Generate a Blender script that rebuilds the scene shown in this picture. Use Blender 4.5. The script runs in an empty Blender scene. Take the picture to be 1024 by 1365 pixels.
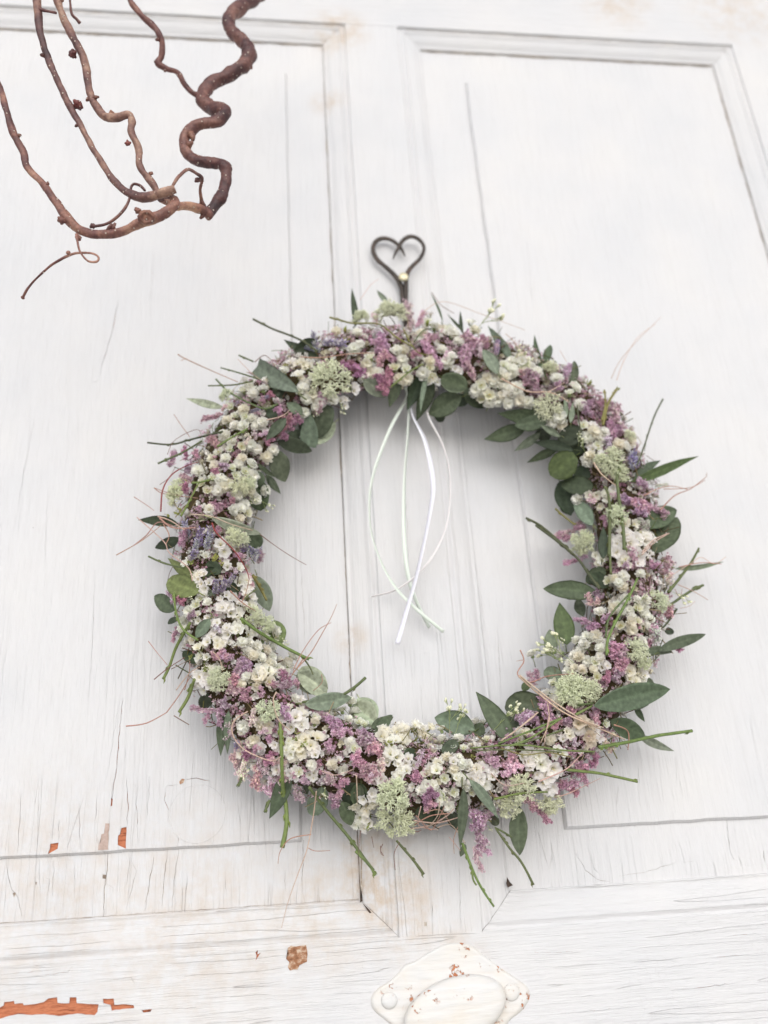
import bpy, bmesh, math, random
from mathutils import Vector, Matrix, noise
from mathutils.geometry import delaunay_2d_cdt
R = random.Random(7)
S = bpy.context.scene
# ------------------------------------------------------------------ camera
def cam_axes():
    p, y, r = map(math.radians, (23.2, 7.5, -3.7))
    fw = Vector((math.sin(y)*math.cos(p), math.cos(y)*math.cos(p), math.sin(p)))
    rt = Vector((math.cos(y), -math.sin(y), 0)); up = rt.cross(fw)
    return rt*math.cos(r)+up*math.sin(r), -rt*math.sin(r)+up*math.cos(r), fw
RT, UP, FW = cam_axes()
CAM = Vector((0, -.5, 0)); FPX = 1150.0
cd = bpy.data.cameras.new('camera'); cam = bpy.data.objects.new('camera', cd)
S.collection.objects.link(cam); S.camera = cam
cam.matrix_world = Matrix.Translation(CAM) @ Matrix((RT, UP, -FW)).transposed().to_4x4()
cd.sensor_fit = 'VERTICAL'; cd.sensor_height = 36; cd.lens = FPX/1365*36
cd.clip_start = .01; cd.clip_end = 200
cd.dof.use_dof = True; cd.dof.focus_distance = .455; cd.dof.aperture_fstop = 5.0
# ------------------------------------------------------------------ light
SUN_EL, SUN_AZ = 25, -18            # overcast sky, brightest high up in front of the door, a little to the left
w = bpy.data.worlds.new('World'); S.world = w; w.use_nodes = True
wn = w.node_tree.nodes; wl = w.node_tree.links
sky = wn.new('ShaderNodeTexSky'); sky.sky_type = 'NISHITA'; sky.sun_disc = False   # an overcast sky, greyed below
sky.sun_elevation = math.radians(SUN_EL); sky.sun_rotation = math.radians(180+SUN_AZ)
sky.air_density = 1; sky.dust_density = 1; sky.ozone_density = .5
hs = wn.new('ShaderNodeHueSaturation'); hs.inputs['Saturation'].default_value = .24   # grey overcast
wl.new(sky.outputs[0], hs.inputs['Color']); wl.new(hs.outputs[0], wn['Background'].inputs[0])
wn['Background'].inputs[1].default_value = .15
sl = bpy.data.lights.new('sun', 'SUN'); sl.energy = 1.3; sl.angle = math.radians(60); sl.color = (1, .99, .98)
so = bpy.data.objects.new('sun', sl); S.collection.objects.link(so)
e, a = math.radians(SUN_EL), math.radians(SUN_AZ)
sd = Vector((math.sin(a)*math.cos(e), -math.cos(a)*math.cos(e), math.sin(e)))
so.rotation_euler = (-sd).to_track_quat('-Z', 'Y').to_euler(); so.location = sd*3
S.cycles.diffuse_bounces = 8; S.cycles.max_bounces = 12
S.view_settings.view_transform = 'Standard'; S.view_settings.look = 'None'
S.view_settings.exposure = .36; S.view_settings.gamma = 1

# ------------------------------------------------------------------ geometry from the photograph: rays onto planes parallel to the door
def ray(x, y): return FW + RT*((x-512)/FPX) - UP*((y-682.5)/FPX)
def at(x, y, Y=0.0):
    d = ray(x, y); return CAM + d*((Y-CAM.y)/d.y)
def atd(x, y, t): return CAM + ray(x, y)*t
def mpp(p): return (p-CAM).dot(FW)/FPX           # metres per photo pixel at a point
CL = [(550,478),(600,482),(645,490),(690,503),(735,525),(775,562),(805,600),(824,645),(834,700),(838,760),(836,810),
      (826,855),(805,900),(780,940),(750,980),(705,1008),(650,1026),(600,1036),(550,1038),(500,1024),(452,1010),
      (400,998),(357,962),(320,914),(301,860),(289,810),(286,760),(286,700),(298,645),(320,592),(352,547),(398,511),(450,488),(500,478)]
def cr(P, n, closed=False):
    out = []; m = len(P); seg = m if closed else m-1
    for i in range(seg):
        q = [P[(i+k) % m] if closed else P[min(max(i+k, 0), m-1)] for k in (-1, 0, 1, 2)]
        for j in range(n):
            t = j/n
            out.append(tuple(.5*((2*b)+(-a+c)*t+(2*a-5*b+4*c-d)*t*t+(-a+3*b-3*c+d)*t**3) for a, b, c, d in zip(*q)))
    if not closed: out.append(tuple(P[-1]))
    return out
CLF = cr(CL, 6, True)
YC, TR, HW = -.026, .0185, 60.0
def near(x, y):
    b = min(range(len(CLF)), key=lambda i: (CLF[i][0]-x)**2+(CLF[i][1]-y)**2)
    return b, math.hypot(CLF[b][0]-x, CLF[b][1]-y)
def wp(x, y, lift=0.0):                          # a point on the bulging front of the wreath
    b, d = near(x, y); s = min(d/HW, 1)
    return at(x, y, YC-TR*math.sqrt(max(0, 1-s*s))-lift)
def wnrm(x, y):
    b, d = near(x, y); s = min(d/HW, .97)
    c = at(*CLF[b], YC); p = at(x, y, YC); r = p-c; r.y = 0
    if r.length > 1e-6: r.normalize()
    return (r*s + Vector((0, -math.sqrt(1-s*s), 0))).normalized()

# ------------------------------------------------------------------ helpers
def srgb(r, g, b):
    f = lambda c: ((c/255+.055)/1.055)**2.4 if c > 10 else c/255/12.92
    return (f(r), f(g), f(b), 1)
def new(name, me, mat, parent=None, kind=None, label=None):
    if mat is not None:
        me.materials.clear()
        for m_ in (mat if isinstance(mat, (list, tuple)) else [mat]): me.materials.append(m_)
    o = bpy.data.objects.new(name, me); S.collection.objects.link(o)
    if parent: o.parent = parent
    if kind: o['kind'] = kind
    if label: o['label'] = label
    return o
def thing(name, label, cat, loc):
    o = bpy.data.objects.new(name, None); S.collection.objects.link(o); o.location = loc
    o.empty_display_size = .02; o['label'] = label; o['category'] = cat; return o
class MB:
    def __init__(s): s.v = []; s.f = []; s.c = []; s.m = []
    def add(s, vs, fs, c=(1, 1, 1, 1), mi=0):
        o = len(s.v); s.v += [tuple(p) for p in vs]; s.f += [tuple(i+o for i in f) for f in fs]
        if isinstance(c, list): s.c += c
        else: s.c += [c]*len(vs)
        s.m += [mi]*len(fs)
    def mesh(s, name, smooth=True):
        me = bpy.data.meshes.new(name); me.from_pydata(s.v, [], s.f)
        at_ = me.color_attributes.new('Col', 'FLOAT_COLOR', 'POINT')
        at_.data.foreach_set('color', [x for c in s.c for x in c])
        me.polygons.foreach_set('material_index', s.m)
        if smooth: me.polygons.foreach_set('use_smooth', [True]*len(s.f))
        me.update(); return me
def frame(d, up=Vector((0, -1, 0))):
    d = d.normalized(); s = d.cross(up)
    if s.length < 1e-4: s = d.cross(Vector((1, 0, 0)))
    s.normalize(); return d, s, s.cross(d)
def tube(mb, P, rad, n=6, c=(1, 1, 1, 1), cap=True, bump=0, mi=0):
    P = [Vector(p) for p in P]; vs = []; prev = None
    for i, p in enumerate(P):
        d = (P[min(i+1, len(P)-1)]-P[max(i-1, 0)])
        if d.length < 1e-9: d = Vector((0, 0, 1))
        d.normalize()
        if prev is None: _, s, u = frame(d)
        else:
            s = prev-d*prev.dot(d)
            if s.length < 1e-6: _, s, u = frame(d)
            s.normalize(); u = s.cross(d)
        prev = s
        r = rad(i/(len(P)-1)) if callable(rad) else (rad[i] if isinstance(rad, (list, tuple)) else rad)
        for k in range(n):
            a_ = 2*math.pi*k/n; rr = r
            if bump: rr *= 1+bump*noise.noise(p*160+Vector((math.cos(a_), math.sin(a_), 0))*.7)
            vs.append(p+(s*math.cos(a_)+u*math.sin(a_))*rr)
    fs = [(i*n+k, i*n+(k+1) % n, (i+1)*n+(k+1) % n, (i+1)*n+k) for i in range(len(P)-1) for k in range(n)]
    if cap: fs += [tuple(reversed(range(n))), tuple((len(P)-1)*n+k for k in range(n))]
    mb.add(vs, fs, c, mi)
def ball(mb, p, r, c=(1, 1, 1, 1), n=6, m=4, sq=(1, 1, 1)):
    vs = [p+Vector((0, 0, r*sq[2]))]
    for i in range(1, m):
        t = math.pi*i/m
        for k in range(n):
            a_ = 2*math.pi*k/n
            vs.append(p+Vector((math.sin(t)*math.cos(a_)*r*sq[0], math.sin(t)*math.sin(a_)*r*sq[1], math.cos(t)*r*sq[2])))
    vs.append(p-Vector((0, 0, r*sq[2])))
    fs = [(0, 1+k, 1+(k+1) % n) for k in range(n)]
    for i in range(m-2):
        fs += [(1+i*n+k, 1+(i+1)*n+k, 1+(i+1)*n+(k+1) % n, 1+i*n+(k+1) % n) for k in range(n)]
    b = 1+(m-2)*n; fs += [(b+k, len(vs)-1, b+(k+1) % n) for k in range(n)]
    mb.add(vs, fs, c)

# ------------------------------------------------------------------ materials
def mat(name):
    m = bpy.data.materials.new(name); m.use_nodes = True; n = m.node_tree.nodes
    return m, n, m.node_tree.links, n['Principled BSDF']
def N(n, t, **kw):
    o = n.new('ShaderNode'+t)
    for k, v in kw.items():
        if k.startswith('i_'): o.inputs[int(k[2:]) if k[2:].isdigit() else k[2:].replace('_', ' ')].default_value = v
        else: setattr(o, k, v)
    return o
def mth(n, l, op, a_, b_=None, clamp=False):
    o = n.new('ShaderNodeMath'); o.operation = op; o.use_clamp = clamp
    for i, v in enumerate((a_, b_)):
        if v is None: continue
        if isinstance(v, (int, float)): o.inputs[i].default_value = v
        else: l.new(v, o.inputs[i])
    return o.outputs[0]
def ramp(n, l, src, stops):
    o = n.new('ShaderNodeValToRGB'); l.new(src, o.inputs[0]); el = o.color_ramp.elements
    while len(el) < len(stops): el.new(.5)
    for e_, (p, c) in zip(el, stops): e_.position = p; e_.color = c if len(c) == 4 else (*c, 1)
    return o.outputs[0]
def mix(n, l, f, a_, b_, mode='MIX'):
    o = n.new('ShaderNodeMix'); o.data_type = 'RGBA'; o.blend_type = mode
    for i, v in ((0, f), (6, a_), (7, b_)):
        if isinstance(v, (int, float)): o.inputs[i].default_value = v
        elif isinstance(v, tuple): o.inputs[i].default_value = v
        else: l.new(v, o.inputs[i])
    return o.outputs[2]

STAINS = [((450, 42), .035, .9), ((505, 1165), .04, .9), ((495, 1190), .03, 1.0), ((535, 1220), .035, .7), ((240, 1230), .09, .42), ((60, 1195), .09, .38), ((420, 1215), .05, .5),
          ((820, 2), .05, .6), ((985, 12), .07, .5), ((466, 850), .016, .8), ((436, 130), .02, .8), ((600, 1280), .03, .5), ((90, 1120), .04, .25), ((340, 1250), .06, .3)]
def paint(name, horiz, wear=1.0):
    m, n, l, B = mat(name)
    tc = N(n, 'TexCoord'); co = tc.outputs['Object']
    def mp(sc):
        o = N(n, 'Mapping'); o.inputs['Scale'].default_value = sc; l.new(co, o.inputs[0]); return o.outputs[0]
    g1 = (60, 300, 1500) if horiz else (1500, 300, 60)
    g2 = (25, 100, 420) if horiz else (420, 100, 25)
    n1 = N(n, 'TexNoise', i_Scale=1.0, i_Detail=3.0, i_Roughness=.6); l.new(mp(g1), n1.inputs[0])
    n2 = N(n, 'TexNoise', i_Scale=1.0, i_Detail=4.0, i_Roughness=.65, i_Distortion=.3); l.new(mp(g2), n2.inputs[0])
    n3 = N(n, 'TexNoise', i_Scale=14.0, i_Detail=5.0); l.new(co, n3.inputs[0])
    n4 = N(n, 'TexNoise', i_Scale=260.0, i_Detail=3.0); l.new(co, n4.inputs[0])
    # blisters and drips in the paint
    vb = N(n, 'TexVoronoi', i_Scale=38.0); l.new(co, vb.inputs[0])
    blis = ramp(n, l, vb.outputs['Distance'], [(0, (1, 1, 1)), (.07, (0, 0, 0))])
    sx = N(n, 'SeparateXYZ'); l.new(co, sx.inputs[0])
    # worn paint gets worse towards the foot of the door
    wz = N(n, 'MapRange', i_1=.30, i_2=-.02, i_3=.0, i_4=1.0); l.new(sx.outputs[2], wz.inputs[0])
    # hairline cracks along the grain
    warp = N(n, 'TexNoise', i_Scale=30.0, i_Detail=3.0); l.new(co, warp.inputs[0])
    wv = N(n, 'VectorMath', operation='SCALE'); wv.inputs[3].default_value = .003; l.new(warp.outputs['Color'], wv.inputs[0])
    av = N(n, 'VectorMath', operation='ADD'); l.new(co, av.inputs[0]); l.new(wv.outputs[0], av.inputs[1])
    def cracks(sc, wd, lo):
        mm = N(n, 'Mapping'); mm.inputs['Scale'].default_value = sc; l.new(av.outputs[0], mm.inputs[0])
        if sc[0] == 170:
            v = N(n, 'TexVoronoi', feature='DISTANCE_TO_EDGE', i_Scale=1.0); l.new(mm.outputs[0], v.inputs[0])
            line = ramp(n, l, v.outputs[0], [(0, (1, 1, 1)), (wd, (0, 0, 0))])
        else:                                       # long splits running with the grain
            v = N(n, 'TexNoise', i_Scale=1.0, i_Detail=1.0, i_Roughness=.4); l.new(mm.outputs[0], v.inputs[0])
            line = ramp(n, l, mth(n, l, 'ABSOLUTE', mth(n, l, 'SUBTRACT', v.outputs[0], .5)), [(0, (1, 1, 1)), (wd, (0, 0, 0))])
        k = N(n, 'TexNoise', i_Scale=22.0, i_Detail=2.0); l.new(co, k.inputs[0])
        gate = ramp(n, l, mth(n, l, 'ADD', k.outputs[0], mth(n, l, 'MULTIPLY', wz.outputs[0], .16)), [(lo, (0, 0, 0)), (lo+.06, (1, 1, 1))])
        return mth(n, l, 'MULTIPLY', line, gate)
    cA = mth(n, l, 'MULTIPLY', cracks((3, 1, 170) if horiz else (170, 1, 3), .0035, .61 if horiz else .585), .55)
    cB = cracks((170, 1, 330), .03, .68)
    crk = mth(n, l, 'MULTIPLY', mth(n, l, 'ADD', cA, mth(n, l, 'MULTIPLY', cB, .12), True), mth(n, l, 'MULTIPLY', wz.outputs[0], wear))
    # specks
    vs = N(n, 'TexVoronoi', i_Scale=75.0); l.new(co, vs.inputs[0])
    sp = ramp(n, l, vs.outputs['Distance'], [(0, (1, 1, 1)), (.022, (1, 1, 1)), (.04, (0, 0, 0))])
    sc_ = N(n, 'SeparateColor'); l.new(vs.outputs['Color'], sc_.inputs[0])
    sp = mth(n, l, 'MULTIPLY', sp, mth(n, l, 'GREATER_THAN', sc_.outputs[0], .93))
    sp = mth(n, l, 'MULTIPLY', sp, mth(n, l, 'ADD', mth(n, l, 'MULTIPLY', wz.outputs[0], .7), .12))
    # dirt stains with a shape of their own
    st = None
    for (px, py), rad, k in STAINS:
        p = at(px, py, -.006); d = N(n, 'VectorMath', operation='DISTANCE'); l.new(co, d.inputs[0]); d.inputs[1].default_value = p
        v = N(n, 'MapRange', interpolation_type='SMOOTHSTEP', i_1=0.0, i_2=rad, i_3=k, i_4=.0); l.new(d.outputs['Value'], v.inputs[0])
        st = v.outputs[0] if st is None else mth(n, l, 'MAXIMUM', st, v.outputs[0])
    sn = N(n, 'TexNoise', i_Scale=90.0, i_Detail=6.0, i_Roughness=.7); l.new(co, sn.inputs[0])
    st = mth(n, l, 'MULTIPLY', st, ramp(n, l, sn.outputs[0], [(.38, (0, 0, 0)), (.68, (1, 1, 1))]))
    base = ramp(n, l, n3.outputs[0], [(.3, srgb(202, 202, 204)), (.5, srgb(206, 205, 206)), (.75, srgb(210, 208, 207))])
    base = mix(n, l, mth(n, l, 'MULTIPLY', ramp(n, l, n2.outputs[0], [(.3, (1, 1, 1)), (.55, (0, 0, 0))]), .07 if horiz else .12), base, srgb(186, 183, 182))
    base = mix(n, l, mth(n, l, 'MULTIPLY', ramp(n, l, n1.outputs[0], [(.3, (1, 1, 1)), (.5, (0, 0, 0))]), .09), base, srgb(180, 176, 173))
    base = mix(n, l, mth(n, l, 'MULTIPLY', st, 1.0), base, srgb(186, 162, 134))
    base = mix(n, l, mth(n, l, 'MULTIPLY', crk, .36), base, srgb(120, 105, 95))
    base = mix(n, l, mth(n, l, 'MULTIPLY', sp, .8), base, srgb(95, 78, 68))
    l.new(base, B.inputs['Base Color'])
    B.inputs['Roughness'].default_value = .62; B.inputs['Specular IOR Level'].default_value = .12
    h = mth(n, l, 'ADD', mth(n, l, 'MULTIPLY', n1.outputs[0], .38), mth(n, l, 'MULTIPLY', n2.outputs[0], .9))
    h = mth(n, l, 'ADD', h, mth(n, l, 'MULTIPLY', n4.outputs[0], .12))
    h = mth(n, l, 'ADD', h, mth(n, l, 'MULTIPLY', blis, .35))
    h = mth(n, l, 'SUBTRACT', h, mth(n, l, 'MULTIPLY', crk, .6))
    b = N(n, 'Bump', i_Strength=.9, i_Distance=(.0010 if horiz else .0009)); l.new(h, b.inputs['Height']); l.new(b.outputs[0], B.inputs['Normal'])
    return m
M = {}
M['paint_v'] = paint('white_paint_vertical_grain', False)
M['paint_h'] = paint('white_paint_horizontal_grain', True)
def simple(name, stops, scale, rough=.7, bump=.0, bscale=None, stretch=(1, 1, 1), detail=5, coord='Object'):
    m, n, l, B = mat(name); tc = N(n, 'TexCoord'); mm = N(n, 'Mapping'); mm.inputs['Scale'].default_value = stretch
    l.new(tc.outputs[coord], mm.inputs[0]); t = N(n, 'TexNoise', i_Scale=scale, i_Detail=float(detail), i_Roughness=.65); l.new(mm.outputs[0], t.inputs[0])
    c = ramp(n, l, t.outputs[0], stops); l.new(c, B.inputs['Base Color']); B.inputs['Roughness'].default_value = rough
    if bump:
        t2 = N(n, 'TexNoise', i_Scale=bscale or scale*3, i_Detail=4.0); l.new(mm.outputs[0], t2.inputs[0])
        b = N(n, 'Bump', i_Strength=.6, i_Distance=bump); l.new(t2.outputs[0], b.inputs['Height']); l.new(b.outputs[0], B.inputs['Normal'])
    return m, n, l, B, c
M['bare'] = simple('bare_orange_wood', [(.30, srgb(84, 44, 30)), (.40, srgb(158, 90, 60)), (.55, srgb(190, 118, 84)), (.72, srgb(140, 78, 52))], 1, .85, .0006, 3, (130, 400, 900))[0]
M['bare_grey'] = simple('weathered_brown_wood', [(.3, srgb(95, 60, 42)), (.5, srgb(150, 105, 75)), (.68, srgb(198, 180, 160))], 1, .85, .0003, 3, (300, 300, 500))[0]
M['bare_old'] = simple('old_grey_paint_layer', [(.3, srgb(150, 128, 118)), (.7, srgb(190, 170, 160))], 200, .8)[0]
M['dark'] = simple('dark_split', [(.3, srgb(40, 32, 28)), (.7, srgb(85, 70, 60))], 300, .9)[0]
M['gap'] = simple('dirty_joint_and_shade', [(.3, srgb(104, 90, 80)), (.5, srgb(150, 136, 122)), (.7, srgb(205, 195, 184))], 160, .9)[0]
# ------------------------------------------------------------------ the door
YF, YM, YR = -.007, 0.0, -.0023            # faces of rails and stiles, of the sunk margins, of the raised fields
door = thing('panelled_door', 'old white painted panelled wooden door with cracked and chipped paint behind the wreath', 'door', (.08, YM, .2))
def dpart(name, me, m, parent=None, label=None, kind=None):
    p = parent or door; o = new(name, me, m, p, kind, label)
    if p is door: o.matrix_parent_inverse = Matrix.Translation(-door.location)
    return o
def jitter(P, j, step, rnd):
    out = []
    for i in range(len(P)-1):
        a_, b_ = P[i], P[i+1]; L = math.hypot(b_[0]-a_[0], b_[1]-a_[1]); k = max(1, int(L/step))
        for q in range(k):
            t = q/k; jj = 0 if (q == 0) else j
            out.append((a_[0]+(b_[0]-a_[0])*t+rnd.uniform(-jj, jj), a_[1]+(b_[1]-a_[1])*t+rnd.uniform(-jj, jj)))
    out.append(P[-1]); return out
def crack_poly(P, wpx, rnd):
    P = jitter(P, .9, 6, rnd); L = []; Rr = []
    for i, p in enumerate(P):
        a_, b_ = P[max(i-1, 0)], P[min(i+1, len(P)-1)]
        dx, dy = b_[0]-a_[0], b_[1]-a_[1]; d = math.hypot(dx, dy) or 1
        t = i/(len(P)-1); ww = wpx*.5*(.25+.75*math.sin(math.pi*min(max(t, .06), .94)))*rnd.uniform(.5, 1.35)
        L.append((p[0]-dy/d*ww, p[1]+dx/d*ww)); Rr.append((p[0]+dy/d*ww, p[1]-dx/d*ww))
    return L+Rr[::-1]
def plate(name, rect, Y, chips, cracks, m, backm, back=.02, thick=.0005, label=None, bev=.0, seed=1, edge_j=.00012):
    """a board: a skin of paint with real holes where it has flaked or cracked, bare wood behind"""
    rnd = random.Random(seed); x0, x1, z0, z1 = rect; outer = []
    nx = max(2, int((x1-x0)/.01)); nz = max(2, int((z1-z0)/.01))
    for i in range(nx): outer.append((x0+(x1-x0)*i/nx, z0))
    for i in range(nz): outer.append((x1, z0+(z1-z0)*i/nz))
    for i in range(nx): outer.append((x1-(x1-x0)*i/nx, z1))
    for i in range(nz): outer.append((x0, z1-(z1-z0)*i/nz))
    outer = [(x+rnd.uniform(-1, 1)*edge_j, z+rnd.uniform(-1, 1)*edge_j) for x, z in outer]
    holes = []
    for P in chips: holes.append([(q.x, q.z) for q in (at(x, y, Y) for x, y in jitter(P+[P[0]], .5, 5, rnd)[:-1])])
    for P, wd in cracks: holes.append([(q.x, q.z) for q in (at(x, y, Y) for x, y in crack_poly(P, wd, rnd))])
    vs = [Vector(p) for p in outer]; faces = [list(range(len(outer)))]
    for h in holes:
        h = [p for p in h if x0+.0003 < p[0] < x1-.0003 and z0+.0003 < p[1] < z1-.0003]
        if len(h) < 3: continue
        faces.append(list(range(len(vs), len(vs)+len(h)))); vs += [Vector(p) for p in h]
    V, E, F, _, _, OF = delaunay_2d_cdt(vs, [], faces, 1, 1e-7)
    def inside(p, h):
        c = False
        for i in range(len(h)):
            a_, b_ = h[i-1], h[i]
            if (a_[1] > p[1]) != (b_[1] > p[1]) and p[0] < (b_[0]-a_[0])*(p[1]-a_[1])/(b_[1]-a_[1])+a_[0]: c = not c
        return c
    HB = [(h, min(p[0] for p in h), max(p[0] for p in h), min(p[1] for p in h), max(p[1] for p in h)) for h in holes]
    keep = []
    for f in F:
        cx, cy = sum(V[i].x for i in f)/len(f), sum(V[i].y for i in f)/len(f)
        if not any(a0 < cx < a1 and b0 < cy < b1 and inside((cx, cy), h) for h, a0, a1, b0, b1 in HB): keep.append(f)
    mb = MB(); pts = [(p.x, Y, p.y) for p in V]; mb.add(pts, [tuple(f) for f in keep])
    cnt = {}
    for f in keep:
        for i in range(len(f)):
            e_ = (f[i], f[(i+1) % len(f)]); cnt[tuple(sorted(e_))] = cnt.get(tuple(sorted(e_)), []) + [e_]
    no = len(outer)
    for k, es in cnt.items():
        if len(es) != 1: continue
        i, j = es[0]; dep = []
        for q in (i, j):
            x, z = V[q]; rim = x < x0+.0004 or x > x1-.0004 or z < z0+.0004 or z > z1-.0004
            sx = (-1 if x < x0+.0004 else (1 if x > x1-.0004 else 0)); sz = (-1 if z < z0+.0004 else (1 if z > z1-.0004 else 0))
            dep.append((x+sx*bev, Y+(back if rim else thick), z+sz*bev))
        mb.add([pts[i], dep[0], dep[1], pts[j]], [(0, 1, 2, 3)])
    # orient the painted faces outward
    me = mb.mesh(name, False)
    bm = bmesh.new(); bm.from_mesh(me); bmesh.ops.remove_doubles(bm, verts=bm.verts, dist=1e-7); bmesh.ops.recalc_face_normals(bm, faces=bm.faces)
    if sum(f.normal.y*f.calc_area() for f in bm.faces if abs(f.normal.y) > .9) > 0: bmesh.ops.reverse_faces(bm, faces=bm.faces)
    bm.to_mesh(me); bm.free()
    o = dpart(name, me, m, label=label)
    if holes:
        b = MB(); b.add([(x0+.0002, Y+thick, z0+.0002), (x1-.0002, Y+thick, z0+.0002), (x1-.0002, Y+thick, z1-.0002), (x0+.0002, Y+thick, z1-.0002)], [(0, 1, 2, 3)])
        dpart('bare_wood', b.mesh('bare_wood', False), backm, parent=o)
    return o
Z1 = lambda P: [(x/2.56, 1020+y/2.56) for x, y in P]
Z2 = lambda P: [(380+x/2.695, 1060+y/2.695) for x, y in P]
chipF = [Z1([(172, 268), (200, 264), (197, 285), (195, 303), (168, 302), (170, 285)]),
         Z1([(414, 214), (432, 211), (431, 240), (430, 285), (415, 287), (402, 288), (403, 240), (409, 236)]),
         Z1([(379, 112), (385, 115), (383, 138), (377, 141)])]
chipG = [Z1([(360, 198), (374, 199), (371, 240), (369, 288), (335, 290), (336, 275), (345, 262), (346, 236), (356, 233)])]
chipM = [Z1([(350, 373), (362, 374), (361, 388), (350, 387)]), Z1([(43, 436), (54, 434), (53, 444), (48, 452)]), Z1([(121, 398), (126, 399), (125, 408), (121, 407)])]
chipR = [Z1([(-60, 830), (0, 827), (12, 820), (14, 808), (48, 804), (50, 815), (78, 812), (82, 819), (120, 815), (148, 809), (165, 796), (195, 792), (197, 811), (236, 812), (238, 792), (261, 792), (262, 812), (300, 815), (337, 816),
             (333, 842), (322, 854), (262, 848), (200, 857), (150, 850), (110, 853), (60, 850), (25, 857), (0, 866), (-60, 872)]),
         Z1([(351, 797), (388, 796), (391, 818), (430, 816), (456, 819), (459, 829), (420, 832), (381, 838), (377, 819), (352, 812)]),
         Z1([(483, 837), (500, 834), (519, 832), (514, 842), (490, 845)]),
         Z1([(281, 593), (289, 594), (288, 606), (282, 604)]), Z1([(585, 608), (590, 609), (588, 614)]),
         Z1([(872, 640), (880, 630), (879, 646), (890, 640), (880, 655), (872, 668), (876, 650)])]
chipB = [Z2([(10, 549), (22, 541), (40, 544), (76, 538), (80, 560), (79, 598), (52, 611), (46, 626), (18, 630), (10, 618), (16, 600), (4, 588), (14, 572)])]
crF = [([(163, 930), (158, 990), (156, 1022), (152, 1043), (149, 1066)], 1.1), ([(169, 1040), (171, 1072), (169, 1102)], .8), ([(159, 1105), (170, 1104)], .5),
       ([(222, 1048), (219, 1066), (226, 1082), (223, 1095)], .6), ([(222, 1048), (236, 1046)], .5), ([(232, 1080), (236, 1100), (238, 1124)], .7), ([(246, 1040), (262, 1037), (280, 1041)], .9),
       ([(105, 1070), (107, 1132)], .5), ([(28, 1050), (24, 1138)], .5), ([(181, 1045), (184, 1126)], .5), ([(79, 1092), (78, 1122)], .5), ([(52, 1040), (50, 1130)], .35), ([(200, 1035), (196, 1090)], .4), ([(130, 1050), (126, 1110)], .4),
       ([(158, 400), (150, 440), (138, 480), (134, 500)], .8), ([(46, 560), (30, 640), (20, 700)], .4), ([(126, 760), (124, 850), (118, 930)], .4),
       ([(142, 20+1020), (160, 930)], .3), ([(64, 640), (60, 760)], .3), ([(330, 640), (332, 760)], .3), ([(205, 330), (200, 420)], .3)]
crM = [([(144, 1139), (142, 1165), (139, 1190), (138, 1222)], 1.1), ([(172, 1137), (173, 1150), (168, 1180)], .5), ([(223, 1132), (219, 1170), (216, 1208)], .8), ([(238, 1131), (232, 1180), (230, 1210)], .7),
       ([(205, 1143), (199, 1180), (193, 1214)], .8), ([(9, 1148), (11, 1168), (16, 1186), (24, 1196), (29, 1222)], .8), ([(72, 1146), (70, 1195)], .4), ([(172, 1142), (182, 1160), (177, 1180), (168, 1212)], .4),
       ([(100, 1145), (99, 1200)], .35), ([(60, 1170), (66, 1172), (64, 1190)], .4), ([(52, 1145), (54, 1210)], .35), ([(248, 1195), (250, 1168)], .4), ([(405, 1120), (404, 1170)], .5), ([(300, 1165), (302, 1195)], .35),
       ([(404, 1118), (403, 1190), (406, 1202)], .45), ([(142, 1178), (152, 1184), (148, 1192)], .5), ([(380, 1160), (381, 1188)], .4),
       ([(398, 690), (404, 800), (409, 900)], .35), ([(422, 500), (428, 600)], .35)]
crRF = [([(1000, 330), (1010, 420), (1024, 520)], .35), ([(848, 980), (853, 1060)], .35), ([(640, 700), (646, 830)], .4), ([(660, 560), (668, 680)], .35), ([(900, 1010), (902, 1050)], .3), ([(700, 300), (712, 420)], .3)]
crRM = [([(968, 1090), (972, 1130), (978, 1145)], .7), ([(984, 1140), (988, 1155)], .5), ([(768, 1138), (780, 1160), (796, 1172), (815, 1176)], .6), ([(788, 1140), (792, 1158), (800, 1166)], .5), ([(905, 1120), (912, 1150), (925, 1148)], .4),
        ([(1018, 1134), (1020, 1150)], .8), ([(825, 1168), (860, 1163), (905, 1148)], .4), ([(690, 1120), (693, 1160)], .35), ([(663, 830), (668, 930)], .45), ([(640, 770), (645, 840)], .35)]
crR = [([(0, 1268), (40, 1262), (56, 1270), (62, 1284)], .6), ([(60, 1300), (90, 1296), (100, 1284)], .5), ([(230, 1345), (262, 1343)], .5), ([(90, 1262), (110, 1261)], .4), ([(140, 1307), (175, 1303), (182, 1316)], .4),
       ([(895, 1320), (930, 1317), (985, 1310)], .6), ([(820, 1319), (850, 1313), (866, 1312)], .5), ([(930, 1278), (1024, 1270)], .4), ([(965, 1249), (1010, 1244)], .4), ([(40, 1286), (60, 1290)], .4), ([(760, 1330), (800, 1326)], .4),
       ([(0, 1300), (80, 1292)], .3), ([(250, 1320), (380, 1312)], .3), ([(210, 1268), (330, 1262)], .3), ([(400, 1290), (470, 1283)], .35), ([(720, 1355), (860, 1340)], .35), ([(700, 1270), (780, 1268)], .3), ([(880, 1290), (960, 1282)], .3)]
crS = [([(525, 1112), (524, 1145), (526, 1160)], .5), ([(576, 1206), (577, 1224)], .6), ([(557, 1233), (558, 1250)], .4), ([(612, 1130), (614, 1240)], .5), ([(522, 1178), (524, 1215), (520, 1236)], .5), ([(540, 640), (545, 760)], .35),
       ([(592, 640), (596, 720)], .4), ([(505, 900), (510, 980)], .35), ([(560, 900), (566, 1000)], .3), ([(516, 1150), (521, 1190), (530, 1232)], .5)]
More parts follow.
